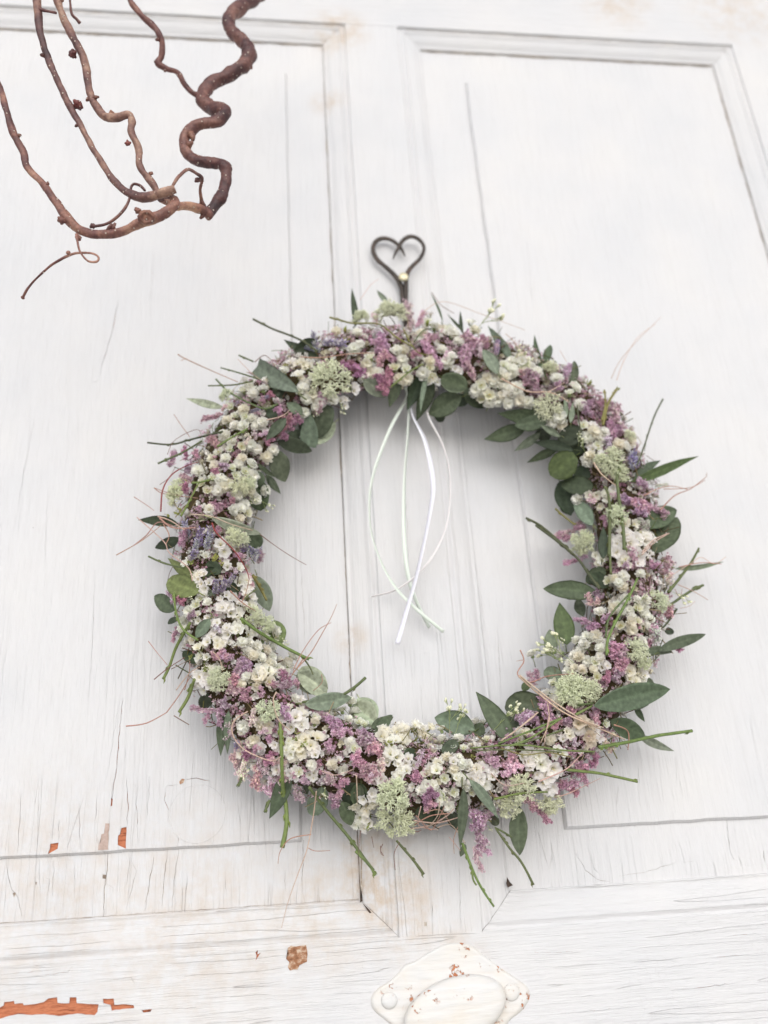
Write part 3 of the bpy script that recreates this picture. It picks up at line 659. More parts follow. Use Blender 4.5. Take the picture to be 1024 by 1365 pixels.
# --- placing, all in pixels of the photograph, laid on the rounded body of the wreath
T = {0: (0, 0, 1), 2: (400, 280, 3.413), 3: (180, 400, 3.938), 4: (640, 420, 3.2), 5: (180, 640, 3.938), 6: (680, 700, 3.531), 7: (240, 880, 3.657), 8: (480, 900, 3.2)}
def U(t, x, y): ox, oy, k = T[t]; return ox+x/k, oy+y/k
rf = random.Random(11); taken = []
def basis(nz, yv):
    z = nz.normalized(); y = (yv-z*yv.dot(z))
    if y.length < 1e-6: y = z.orthogonal()
    y.normalize(); x = y.cross(z); return Matrix((x, y, z)).transposed().to_4x4()
def head(x, y, px, kind='g', lift=None, col=None):
    lib = GB if kind == 'g' else PF; p = wp(x, y, (rf.uniform(.0005, .004) if lift is None else lift)); s = px*.5*mpp(p)*(1.22 if kind == 'g' else 1.4)
    nz = wnrm(x, y); v = Vector((rf.gauss(0, .33), rf.gauss(0, .25), rf.gauss(0, .33)+.3)); nz = (nz+v+(CAM-p).normalized()*.35).normalized()
    B_ = basis(nz, Vector((rf.gauss(0, 1), rf.gauss(0, .3), rf.gauss(0, 1))))
    c = col or (rf.choice((C_WH, C_WH, C_WH, C_CR)) if kind == 'g' else rf.choice((C_GW, C_WH, C_GW, C_CR)))
    taken.append((x, y, px*.45))
    return inst('flower_head' if kind == 'g' else 'papery_flower', rf.choice(lib), Matrix.Translation(p) @ B_ @ Matrix.Diagonal((s, s, s*rf.uniform(.85, 1.05), 1)), vary(c, rf, .006))
def spray(x0, y0, x1, y1, px, col=C_PK, lib=None, lift=.0035, name='pink_sprig'):
    L = math.hypot(x1-x0, y1-y0)
    if L < px*.9:                                 # keep a sprig longer than broad
        k = px*.9/max(L, 1); cx, cy = (x0+x1)/2, (y0+y1)/2; x0, y0, x1, y1 = cx-(cx-x0)*k, cy-(cy-y0)*k, cx+(x1-cx)*k, cy+(y1-cy)*k
    a_ = wp(x0, y0, lift-.003); b_ = wp(x1, y1, lift+.001); d = b_-a_
    nz = (wnrm((x0+x1)/2, (y0+y1)/2)+(CAM-a_).normalized()*.4).normalized(); B_ = basis(nz, d)
    y_ = d.normalized(); x_ = y_.cross(nz).normalized(); z_ = x_.cross(y_)
    B_ = Matrix((x_, y_, z_)).transposed().to_4x4(); sw = px*mpp(a_)*1.25
    if name == 'lavender_spike': sw *= 1.7
    for t in (0, .5, 1): taken.append((x0+(x1-x0)*t, y0+(y1-y0)*t, px*.4))
    return inst(name, rf.choice(lib or PS), Matrix.Translation(a_) @ B_ @ Matrix.Diagonal((sw, d.length*1.0, sw, 1)), vary(col, rf, .07))
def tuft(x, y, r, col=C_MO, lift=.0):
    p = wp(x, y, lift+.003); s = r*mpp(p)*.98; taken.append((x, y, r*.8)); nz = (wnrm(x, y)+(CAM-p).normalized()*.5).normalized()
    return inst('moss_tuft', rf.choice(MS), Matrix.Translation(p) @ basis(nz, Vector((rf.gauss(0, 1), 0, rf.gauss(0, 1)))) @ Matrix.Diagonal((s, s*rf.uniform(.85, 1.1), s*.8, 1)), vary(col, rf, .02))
# --- body: a straw ring bound under the flowers, thread stems and small dry bits between them
def ring_pt(u, phi, r):                            # phi 0 = towards the camera, +-90 = outward / inward
    i = u*len(CLF); a_, b_ = CLF[int(i) % len(CLF)], CLF[int(i+1) % len(CLF)]; f = i-int(i)
    x, y = a_[0]+(b_[0]-a_[0])*f, a_[1]+(b_[1]-a_[1])*f; c = at(x, y, YC)
    t = (at(*b_, YC)-at(*a_, YC)).normalized(); o = t.cross(Vector((0, -1, 0))).normalized()
    return c+o*math.sin(phi)*r-Vector((0, 1, 0))*math.cos(phi)*r*.78, c, t
mb = MB(); nu, nv = 220, 22
for i in range(nu):
    for j in range(nv):
        ph = 2*math.pi*j/nv; p, c, t = ring_pt(i/nu, ph, .0175); k = noise.noise(p*130)*.0028+noise.noise(p*420)*.0013
        p = c+(p-c)*(1+k/.0175); mb.v.append(tuple(p-Wc)); q = .5+.5*noise.noise(p*300); mb.c.append((.7+.5*q, .7+.4*q, .6+.3*q, 1))
mb.f = [(i*nv+j, i*nv+(j+1) % nv, ((i+1) % nu)*nv+(j+1) % nv, ((i+1) % nu)*nv+j) for i in range(nu) for j in range(nv)]; mb.m = [0]*len(mb.f)
o = wpart('straw_ring', mb.mesh('straw_ring'), M['mixed'], col=srgb(84, 74, 54))
mb = MB()
for k in range(1500):
    u = rf.random(); ph = rf.uniform(-1.9, 1.9); p, c, t = ring_pt(u, ph, rf.uniform(.017, .0235)); n_ = (p-c).normalized()
    d = (t*rf.choice((-1, 1))*rf.uniform(.3, 1)+n_*rf.uniform(-.1, .35)+Vector((rf.gauss(0, .4), rf.gauss(0, .3), rf.gauss(0, .4)))).normalized(); L = rf.uniform(.005, .012)
    c_ = rf.choice([srgb(120, 118, 70), srgb(150, 132, 96), srgb(96, 84, 58), srgb(176, 160, 128), srgb(110, 78, 66), srgb(90, 104, 58)])
    tube(mb, [p-Wc, p+d*L*.5+n_*rf.uniform(-.001, .001)-Wc, p+d*L-Wc], rf.uniform(.00016, .00038), 3, c_, False)
wpart('thread_stems', mb.mesh('thread_stems'), M['mixed'], col=(1, 1, 1, 1), kind='stuff')

# --- leaves
def leaf_mesh(name, L, W, shape, curl, fold, wave, seed, twist=0):
    rnd = random.Random(seed); mb = MB(); nu, nv = 14, 8; vs = []; cs = []; irr = rnd.uniform(-.05, .05)
    for i in range(nu+1):
        t = i/nu
        if shape == 'round': wv = (math.sin(math.pi*min(1, t*.97+.03)))**.52
        elif shape == 'oval': wv = (math.sin(math.pi*(t**.9)))**.72
        elif shape == 'cut': wv = (math.sin(math.pi*min(.5, t*.75)))**.7*(1 if t < .9 else .9)
        else: wv = (math.sin(math.pi*(t**.82)))**.9*(1-.12*t)
        wv = max(wv, .03)*W*.5*(1+.05*noise.noise(Vector((t*9, seed, 1))))
        for j in range(nv+1):
            s = j/nv*2-1; x = s*wv*(1+irr*s)+L*.03*math.sin(t*3+seed); y = L*t
            z = fold*abs(s)*wv+curl*L*(t*t)*.5+wave*W*math.sin(t*7+s*2.2+seed)*abs(s)+W*.02*noise.noise(Vector((x*400, y*400, seed)))
            a_ = twist*t; x, z = x*math.cos(a_)-z*math.sin(a_), x*math.sin(a_)+z*math.cos(a_)
            vs.append(Vector((x, y, z))); k = 1.28 if j == nv//2 and t < .93 else (1.0 if abs(s) < .99 else 1.08); k *= .97+.06*((i % 2)*(j % 2)); cs.append((k, k, k, 1))
    fs = [(i*(nv+1)+j, i*(nv+1)+j+1, (i+1)*(nv+1)+j+1, (i+1)*(nv+1)+j) for i in range(nu) for j in range(nv)]
    top = len(vs); th = .00016
    mb.add(vs+[v-Vector((0, 0, th)) for v in vs], fs+[tuple(q+top for q in reversed(f)) for f in fs]+
           [(i*(nv+1)+e_, (i+1)*(nv+1)+e_, top+(i+1)*(nv+1)+e_, top+i*(nv+1)+e_) for i in range(nu) for e_ in (0, nv)], cs+cs)
    tube(mb, [(0, 0, 0), (0, -L*.07, -L*.01), (0, -L*.16, -L*.05)], L*.012, 4, (1.1, 1.05, .7, 1))
    return mb.mesh(name)
TONE = {'d': srgb(66, 76, 58), 'm': srgb(88, 99, 77), 'g': srgb(122, 133, 113), 'p': srgb(168, 176, 152), 'y': srgb(112, 123, 78), 'o': srgb(82, 97, 60)}
nleaf = 0
def leaf(t, x0, y0, x1, y1, w, tone='m', lift=0.0, tl=None, shape=None, roll=None, curl=None):
    global nleaf; nleaf += 1; rnd = random.Random(nleaf*17+3)
    x0, y0 = U(t, x0, y0); x1, y1 = U(t, x1, y1); w = w/T[t][2]; lift += .0015
    for q in (.15, .45, .75): taken.append((x0+(x1-x0)*q, y0+(y1-y0)*q, w*.55))
    a_ = wp(x0, y0, lift); ln = math.hypot(x1-x0, y1-y0)
    b_ = wp(x1, y1, lift if tl is None else tl)
    if tl is None:                                # leaves lean only a little in depth
        f = (a_.y-.0); b_ = at(x1, y1, a_.y+max(-.012, min(.012, b_.y-a_.y)))
    d = b_-a_; L = d.length; W = w*mpp(a_)
    if shape is None: shape = 'round' if w/ln > .62 else ('oval' if w/ln > .42 else 'lance')
    roll = rnd.uniform(-.35, .35) if roll is None else roll
    nz = (CAM-a_).normalized(); nz = Matrix.Rotation(roll, 3, d.normalized()) @ nz
    B_ = basis(nz, d); y_ = d.normalized(); x_ = y_.cross(nz).normalized(); B_ = Matrix((x_, y_, x_.cross(y_))).transposed().to_4x4()
    me = leaf_mesh('leaf', L, W/math.cos(roll), shape, rnd.uniform(-.15, .2) if curl is None else curl, rnd.uniform(.05, .3), rnd.uniform(.0, .03), nleaf, rnd.uniform(-.25, .25))
    me.materials.append(M['leaf']); o = bpy.data.objects.new('leaf', me); S.collection.objects.link(o); o.parent = wreath
    o.matrix_basis = Matrix.Translation(a_-Wc) @ B_; o.color = vary(TONE[tone], rnd, .05); return o
for a_ in [
 (2,245,530,238,368,34,'d'),(2,400,430,350,360,26,'g'),(2,960,660,870,530,42,'g'),(2,745,560,728,465,20,'d'),(2,905,670,895,575,34,'d'),(2,900,745,830,635,60,'g',.006),(2,645,510,600,378,12,'m'),(2,740,560,680,470,14,'m'),
 (2,290,770,388,850,74,'g',.001),(2,440,750,408,898,62,'m'),(2,550,740,490,912,66,'d',-.004),(2,575,740,553,922,26,'g',.002),(2,610,780,530,958,70,'d',-.003),(2,645,760,760,812,92,'m',.004),(2,735,850,580,925,105,'m',.0),
 (2,700,850,760,880,60,'d',-.004),(2,620,900,655,962,60,'d',-.006),(2,740,820,850,895,70,'d',-.003),(2,520,780,505,850,50,'d',-.006),(2,80,600,-30,640,60,'d'),
 (3,855,490,625,330,112,'g',.004,None,'cut',.1,-.2),(3,965,300,772,208,64,'m',-.002),(3,470,560,262,518,44,'p',-.003),(3,790,615,690,742,64,'m',.005),(3,880,600,795,540,60,'g',.002),(3,1030,560,925,725,125,'m',.001),
 (3,925,600,905,772,95,'g',.001,None,'cut'),(3,1050,640,915,765,85,'p',-.002),(3,745,745,930,790,80,'d',-.003),(3,720,790,798,952,112,'m',-.001,None,'oval'),(3,640,860,745,932,26,'m',.004),(3,690,915,762,1018,44,'m',-.004),(3,800,700,895,700,46,'m',.0),
 (3,640,900,655,980,70,'m',.0),(3,700,500,800,490,60,'d',-.004),(3,690,600,750,590,70,'d',-.003),(3,860,650,900,670,50,'d',-.005),(3,800,720,880,740,50,'d',-.004),(3,720,480,760,500,50,'d',-.004),
 (4,128,190,48,48,34,'g'),(4,272,240,227,78,30,'m'),(4,288,210,294,120,40,'m'),(4,400,300,398,203,42,'m'),(4,80,245,10,148,44,'g',.005),(4,275,445,75,415,72,'m',.001),(4,195,490,14,522,74,'m',.0),(4,290,440,148,470,74,'m',.004),
 (4,255,500,148,585,42,'g',-.004),(4,345,515,252,468,32,'g',.004),(4,400,575,232,543,52,'d',.003),(4,335,572,198,628,42,'m',-.004),(4,440,500,330,535,92,'d',.0),(4,408,600,298,680,118,'o',.002,None,'round'),(4,480,735,345,715,88,'d',.0),
 (4,338,708,392,855,94,'d',-.003),(4,482,895,398,795,68,'g',.004),(4,355,790,380,850,50,'d',-.006),(4,640,700,915,612,48,'o',.001),(4,655,690,778,622,44,'m',-.002),(4,700,905,838,832,92,'m',-.002),(4,745,1020,832,865,120,'m',-.003,None,'oval'),
 (4,388,460,392,372,26,'g',.004),(4,366,440,360,350,22,'g',.004),(4,520,1040,532,905,50,'d',.003),(4,220,400,230,350,50,'d',-.002),(4,440,640,420,720,70,'d',-.004),(4,450,560,380,560,80,'d',-.004),(4,300,500,240,520,60,'d',-.004),
 (5,405,200,660,272,66,'p',.007,None,'oval',.3),(5,225,235,22,203,60,'d',-.002),(5,235,310,103,352,62,'d',-.002),(5,332,590,166,510,126,'y',.002,None,'round'),(5,325,515,185,420,64,'y',.0),(5,210,680,93,612,84,'m',-.003,None,'oval'),(5,225,720,178,752,32,'m'),
 (5,395,730,318,825,62,'g',.004),(5,640,500,700,690,100,'g',-.001,None,'oval'),(5,730,735,762,865,92,'y',.0,None,'oval'),(5,585,290,662,342,84,'m',-.002),(5,860,1000,1010,1115,124,'p',-.001),(5,640,0,665,160,118,'m',-.002,None,'round'),(5,705,-10,758,68,36,'m',-.002),
 (5,380,430,450,490,70,'d',-.003),(5,480,520,540,600,70,'d',-.004),(5,350,590,430,600,36,'m',.0),(5,430,470,360,500,60,'d',-.004),(5,250,900,330,960,60,'d',-.003),
 (6,415,325,156,300,92,'m',.001,None,'oval',.05,0),(6,262,565,238,365,104,'o',.001,None,'lance',.05,0),(6,392,838,755,786,122,'m',.008,None,'oval',.05,.0),(6,640,592,760,600,46,'m',.0),(6,700,600,930,508,56,'m',.002,None,'oval'),(6,470,925,640,985,92,'m',.0),
 (6,600,990,770,1062,44,'g',-.004),(6,775,200,1014,181,28,'g',-.002),(6,450,215,352,262,76,'m',-.001),(6,460,290,372,215,72,'d',-.002),(6,345,430,318,350,52,'m',-.003),(6,205,610,180,490,66,'g',-.003),(6,150,830,-20,870,132,'m',-.001,None,'round'),
 (6,590,848,632,925,32,'m',-.005),(6,560,860,652,852,26,'m',-.003),(6,610,725,685,755,42,'m',-.003),(6,755,515,745,478,42,'g',-.002),(6,10,900,-10,1010,70,'m',-.002),(6,250,720,160,690,70,'g',-.003),(6,90,740,60,780,40,'o',.0),
 (7,608,208,845,188,84,'g',.006,None,'oval',.1),(7,850,210,952,325,122,'p',-.003,None,'oval'),(7,565,75,722,140,118,'p',-.002,None,'oval'),(7,935,335,1028,278,52,'m',.0),(7,115,240,132,155,62,'d',-.003),(7,215,245,205,462,58,'m',-.001),(7,243,245,228,465,42,'g',.0),
 (7,548,540,428,772,88,'m',-.001),(7,812,700,882,610,128,'d',-.002,None,'round'),(7,785,690,838,805,74,'m',.0),(7,690,620,655,752,98,'g',-.006),(7,310,560,282,622,20,'o'),(7,440,680,410,746,18,'o'),(7,400,500,440,560,60,'d',-.003),(7,880,600,860,700,90,'m',-.003),(7,600,560,625,660,40,'d',-.001),
 (8,665,285,488,76,92,'m',.002,None,'lance',.1,0),(8,640,215,758,80,122,'m',-.002,None,'round'),(8,490,235,320,180,104,'g',-.002,None,'oval'),(8,65,238,138,175,46,'m',.0),(8,-5,95,62,220,104,'p',-.004,None,'oval'),(8,465,445,592,612,46,'g',.006),(8,435,480,434,738,46,'m',.008,None,'lance',.05,0),
 (8,448,720,430,775,26,'m',-.002),(8,680,560,682,768,78,'m',.0,None,'oval',.05,0),(8,5,470,0,565,44,'m',.0),(8,420,290,345,325,60,'m',.002),(8,240,575,345,625,76,'d',-.002),(8,380,575,425,665,60,'d',-.002),(8,480,225,535,250,64,'m',-.001),(8,560,600,590,640,40,'m',-.002),(8,180,350,240,330,60,'d',-.002),(8,380,600,320,570,50,'d',-.003),
]: leaf(*a_)

# --- pink, white and lilac sprigs: (tile, base x, y, tip x, y, width, colour)
P_, L_, D_, G_ = C_PK, C_LP, C_DP, C_MG
for t, rows in {
 2: [(505,560,492,425,58,P_),(530,535,568,468,45,P_),(345,600,352,545,55,L_),(440,690,330,585,78,P_),(395,660,372,560,60,P_),(350,720,400,650,70,P_),(310,770,195,690,85,G_),(250,740,240,690,70,D_),(400,710,372,835,82,D_),(380,800,350,740,60,D_),(565,650,600,568,78,P_),
     (645,735,565,600,62,P_),(510,670,545,650,52,P_),(760,740,785,570,100,P_),(700,680,660,655,60,L_),(850,625,740,570,70,P_),(785,780,770,690,55,P_),(830,680,810,600,55,L_),(345,525,340,470,42,L_),(1010,770,1010,730,50,P_),(60,930,122,845,56,P_)],
 3: [(470,600,355,625,52,P_),(460,590,480,550,45,L_),(545,570,540,530,40,L_),(700,525,722,488,56,G_),(680,545,660,510,45,P_),(770,600,738,560,60,P_),(800,680,868,615,82,D_),(750,720,800,600,80,D_),(790,740,770,690,60,D_),(690,760,720,720,60,P_),(640,730,620,690,50,L_),(430,790,405,710,70,P_),
     (420,740,375,735,50,P_),(275,840,255,775,52,D_),(330,840,310,790,55,P_),(260,910,305,855,64,P_),(280,1020,255,965,55,G_),(310,950,235,930,62,P_),(430,850,485,885,62,P_),(400,890,440,900,50,D_),(1010,520,965,495,60,P_),(930,600,980,560,52,P_),(410,1060,440,1090,50,D_),(500,1070,520,1040,50,P_),(600,700,580,760,50,L_),(650,720,700,690,50,L_)],
 4: [(220,350,222,240,112,P_),(180,300,250,290,70,P_),(350,265,385,215,50,P_),(345,320,330,290,50,P_),(470,440,448,370,62,P_),(480,400,470,360,45,P_),(595,510,568,378,82,P_),(560,540,550,455,72,P_),(600,520,585,470,60,P_),(550,560,540,530,66,L_),(700,740,675,700,60,P_),(745,730,800,725,32,L_),(700,870,615,765,92,P_),
     (720,850,640,790,90,P_),(700,800,795,858,64,P_),(660,880,720,900,70,L_),(400,920,328,945,52,P_),(450,920,425,880,52,P_),(520,870,545,885,52,P_),(500,650,510,620,44,L_),(20,150,8,90,60,P_),(650,1010,640,990,40,P_),(490,760,470,800,50,L_),(600,770,560,770,50,L_)],
 5: [(250,60,278,20,60,G_),(400,115,430,175,60,P_),(450,160,440,130,50,P_),(500,100,500,70,50,P_),(340,170,330,140,45,P_),(230,345,275,260,78,P_),(330,260,300,240,60,P_),(450,250,430,270,50,P_),(560,310,580,290,50,D_),(520,400,560,405,54,P_),(650,440,660,375,64,P_),(600,490,612,555,50,P_),(510,460,530,490,50,L_),
     (240,660,185,580,82,P_),(210,620,260,640,60,D_),(225,790,195,845,52,P_),(290,730,310,700,52,P_),(240,810,220,770,45,D_),(450,790,420,770,54,L_),(400,930,480,905,74,P_),(520,920,450,915,70,P_),(540,940,600,990,82,P_),(520,1045,565,960,82,P_),(800,1080,768,1015,92,G_),(860,1090,830,1050,60,P_),(700,1090,740,1060,60,P_),(250,600,200,600,50,D_),(560,420,575,390,44,L_)],
 6: [(310,50,220,50,56,P_),(300,20,350,20,50,P_),(340,160,248,187,50,P_),(370,155,330,140,44,P_),(590,210,570,115,64,P_),(560,200,540,180,50,P_),(720,230,745,165,92,P_),(700,200,665,180,60,P_),(740,280,745,230,72,L_),(410,380,370,330,82,L_),(440,340,400,310,60,P_),(380,470,310,435,54,P_),(430,480,360,485,60,P_),
     (430,460,475,425,50,P_),(740,440,745,380,82,P_),(650,490,690,480,50,L_),(700,550,680,480,74,L_),(735,560,808,590,56,G_),(500,630,500,555,98,P_),(560,640,520,590,80,P_),(470,690,550,640,90,P_),(500,740,515,690,70,P_),(455,680,450,740,50,D_),(130,720,130,690,60,P_),(110,890,40,925,88,P_),(170,860,160,820,82,P_),
     (250,930,190,940,70,P_),(300,900,290,860,76,P_),(370,890,420,870,60,P_),(460,900,490,870,40,P_),(310,1035,300,1010,50,L_),(10,1000,0,960,60,P_),(90,1020,100,1000,50,P_),(640,640,600,600,50,L_),(420,930,400,900,50,P_)],
 7: [(200,245,55,232,46,P_),(160,235,118,300,44,P_),(245,230,205,190,64,P_),(270,70,345,20,82,P_),(260,140,250,80,82,P_),(300,150,230,140,70,P_),(330,190,320,150,80,P_),(360,220,352,315,70,L_),(390,170,400,140,56,P_),(520,145,498,55,92,P_),(545,120,470,120,70,P_),(500,215,520,290,80,P_),(650,240,625,220,60,D_),
     (720,300,695,260,80,P_),(790,350,715,285,92,P_),(830,340,755,370,82,P_),(750,440,715,395,62,P_),(930,420,900,340,100,P_),(980,450,930,420,98,P_),(900,500,850,460,92,P_),(880,560,900,520,84,P_),(945,600,930,560,70,L_),(360,460,380,430,60,P_),(330,480,410,440,62,L_),(430,400,440,370,50,P_),(310,500,280,560,60,L_),(330,560,460,665,60,L_),(300,470,270,520,50,L_),(430,650,455,600,44,P_),
     (720,600,735,555,80,P_),(760,620,810,575,64,P_),(700,560,680,600,60,L_),(735,640,765,715,70,P_),(800,640,760,660,60,P_),(620,600,600,580,50,L_),(540,540,560,560,44,P_),(480,500,450,480,60,L_),(390,360,420,340,50,L_),(300,420,270,440,40,L_)],
 0: [(330,1000,322,1040,22,L_),(345,1015,340,1050,20,P_),(362,1030,372,1062,20,L_),(318,985,312,1018,20,P_),(380,1035,372,1066,18,P_),(338,985,326,1010,22,D_),(352,1000,350,1030,22,L_),(375,1010,380,1045,22,P_),(310,960,300,990,20,L_),(395,1045,400,1068,18,L_),(300,940,290,965,20,P_),(366,1000,358,1020,20,D_),(235,600,228,620,18,P_),(770,1010,778,1045,22,P_),(800,985,815,1000,20,L_)],
 8: [(40,350,20,260,100,P_),(60,380,60,440,92,P_),(100,410,90,370,70,L_),(250,400,262,320,52,L_),(230,450,250,420,62,P_),(280,540,310,500,80,D_),(290,580,310,540,60,P_),(530,345,600,375,64,P_),(600,380,670,350,80,P_),(620,430,650,390,84,L_),(690,380,640,400,70,L_),(620,500,625,470,50,P_),(480,560,500,650,90,P_),
     (520,620,540,590,70,P_),(505,650,535,740,80,P_),(520,700,548,770,60,P_),(495,730,512,835,56,P_),(690,510,750,570,60,P_),(735,560,815,632,48,D_),(770,200,690,190,90,P_),(850,210,780,120,72,P_),(870,210,900,190,60,P_),(590,260,665,285,52,P_),(850,450,920,470,82,P_),(880,480,935,505,60,D_),(930,420,960,380,72,P_),
     (980,380,1010,350,70,D_),(740,30,730,0,60,P_),(990,170,1000,150,60,P_),(590,255,560,240,40,P_),(830,500,850,470,60,D_),(130,470,110,450,50,P_)],
}.items():
    for x0, y0, x1, y1, w_, c in rows:
        k = T[t][2]; a_ = U(t, x0, y0); b_ = U(t, x1, y1); spray(*a_, *b_, w_/k, c, lib=(PSW if c is L_ else PS))
for t, x0, y0, x1, y1, w_ in [(2,100,600,210,605,60),(2,70,620,60,560,50),(2,20,620,90,640,40),(3,600,590,655,570,34),(3,660,520,700,505,34),(4,650,660,655,580,60),(4,680,640,640,610,50),(4,70,170,75,110,40),(5,280,300,260,215,60),(5,330,350,350,250,70),(5,370,360,400,280,70),(5,310,390,330,310,60),
     (5,400,330,395,240,60),(5,640,400,590,350,60),(5,620,420,655,360,56),(5,570,380,560,330,50),(5,420,600,430,520,60),(5,450,590,480,520,60),(5,480,560,520,500,50),(7,290,450,275,400,50),(5,290,420,320,370,60)]:
    k = T[t][2]; spray(*U(t, x0, y0), *U(t, x1, y1), w_/k*.8, C_LV, lib=LV, name='lavender_spike', lift=.004)
# --- white heads
for t, sz, pts in [
 (2,54,[(245,635),(270,612),(318,668),(300,700),(322,745),(350,742),(298,757),(430,715),(465,682),(470,640),(482,722),(450,768),(485,770),(560,590),(645,635),(668,692),(690,665),(590,720),(600,762),(640,540),(695,562),(615,530),(720,600),(580,502),(165,552),(262,560),(10,812),(60,752),(30,862),(20,920),(90,870),(145,858),
        (940,712),(972,742),(890,780),(862,842),(828,855),(864,872),(800,822),(910,795),(950,832),(946,882),(984,830),(1002,870),(930,760),(1000,802),(795,545),(822,790),(960,690),(1002,670),(670,540),(555,560),(440,640),(590,690),(560,745)]),
 (3,58,[(670,465),(620,490),(600,450),(570,472),(500,560),(487,632),(525,607),(572,577),(577,612),(525,660),(570,662),(640,655),(668,642),(612,625),(330,895),(402,832),(440,800),(475,832),(500,780),(507,742),(560,830),(612,860),(640,780),(690,825),(722,788),(512,880),(580,900),(622,920),(640,912),(410,930),(452,942),
        (470,982),(492,962),(530,920),(440,1002),(682,1000),(632,1042),(862,475),(892,440),(902,522),(890,590),(930,500),(952,560),(780,372),(570,1082),(520,1090),(392,1095),(470,710),(560,770),(610,760),(420,870),(545,860),(600,1000),(350,960),(380,1000)]),
 (4,52,[(120,225),(100,212),(140,236),(60,290),(22,330),(5,300),(42,370),(76,358),(110,310),(120,377),(150,312),(180,242),(212,222),(242,242),(325,270),(402,300),(382,330),(412,312),(430,382),(452,395),(308,457),(340,438),(350,476),(482,500),(460,522),(530,500),(502,560),(470,600),(460,622),(590,552),(640,540),(570,492),
        (200,372),(160,352),(540,762),(418,785),(90,250),(30,270),(90,345),(620,560),(520,530),(440,470)]),
 (5,56,[(395,160),(520,155),(555,150),(572,130),(552,200),(682,55),(510,30),(562,42),(540,80),(660,932),(720,930),(622,920),(640,872),(720,872),(760,952),(702,962),(790,1000),(740,822),(802,950),(830,922),(600,852),(562,852),(642,1012),(690,992),(560,1072),(582,1030),(342,622),(320,652),(282,690),(252,740),(740,790),(590,900),
        (250,780),(680,830),(690,890),(360,590),(380,640),(590,170),(450,30),(610,20)]),
 (6,50,[(205,590),(235,605),(330,590),(322,620),(300,612),(382,530),(402,520),(420,542),(312,542),(350,562),(302,672),(282,652),(400,642),(422,622),(392,682),(410,712),(206,740),(490,252),(532,240),(462,262),(612,228),(530,290),(500,372),(420,408),(575,495),(670,318),(572,430),(602,450),(640,472),(632,422),(660,440),
        (620,545),(522,400),(602,390),(520,472),(632,380),(100,607),(450,932),(190,1010),(32,980),(562,400),(600,352),(490,392),(340,680),(360,640),(545,350),(570,460),(430,580),(360,530),(270,690),(640,350),(510,270)]),
 (7,52,[(560,185),(500,30),(482,42),(660,280),(830,202),(852,250),(820,290),(872,302),(790,242),(742,240),(640,510),(580,545),(742,510),(795,535),(850,430),(830,402),(862,442),(842,412),(310,322),(360,390),(342,400),(900,312),(450,15),(530,20),(760,200),(700,230),(720,260),(660,300)]),
 (8,44,[(420,270),(442,312),(420,352),(350,272),(345,230),(490,200),(540,272),(430,452),(400,500),(285,470),(342,510),(475,500),(450,470),(402,400),(462,382),(820,30),(790,80),(520,200),(380,560),(390,300),(370,350),(330,380),(410,430),(360,440),(440,380),(310,470),(260,490)]),
]:
    for x, y in pts: head(*U(t, x, y), sz/T[t][2]*rf.uniform(.85, 1.12))
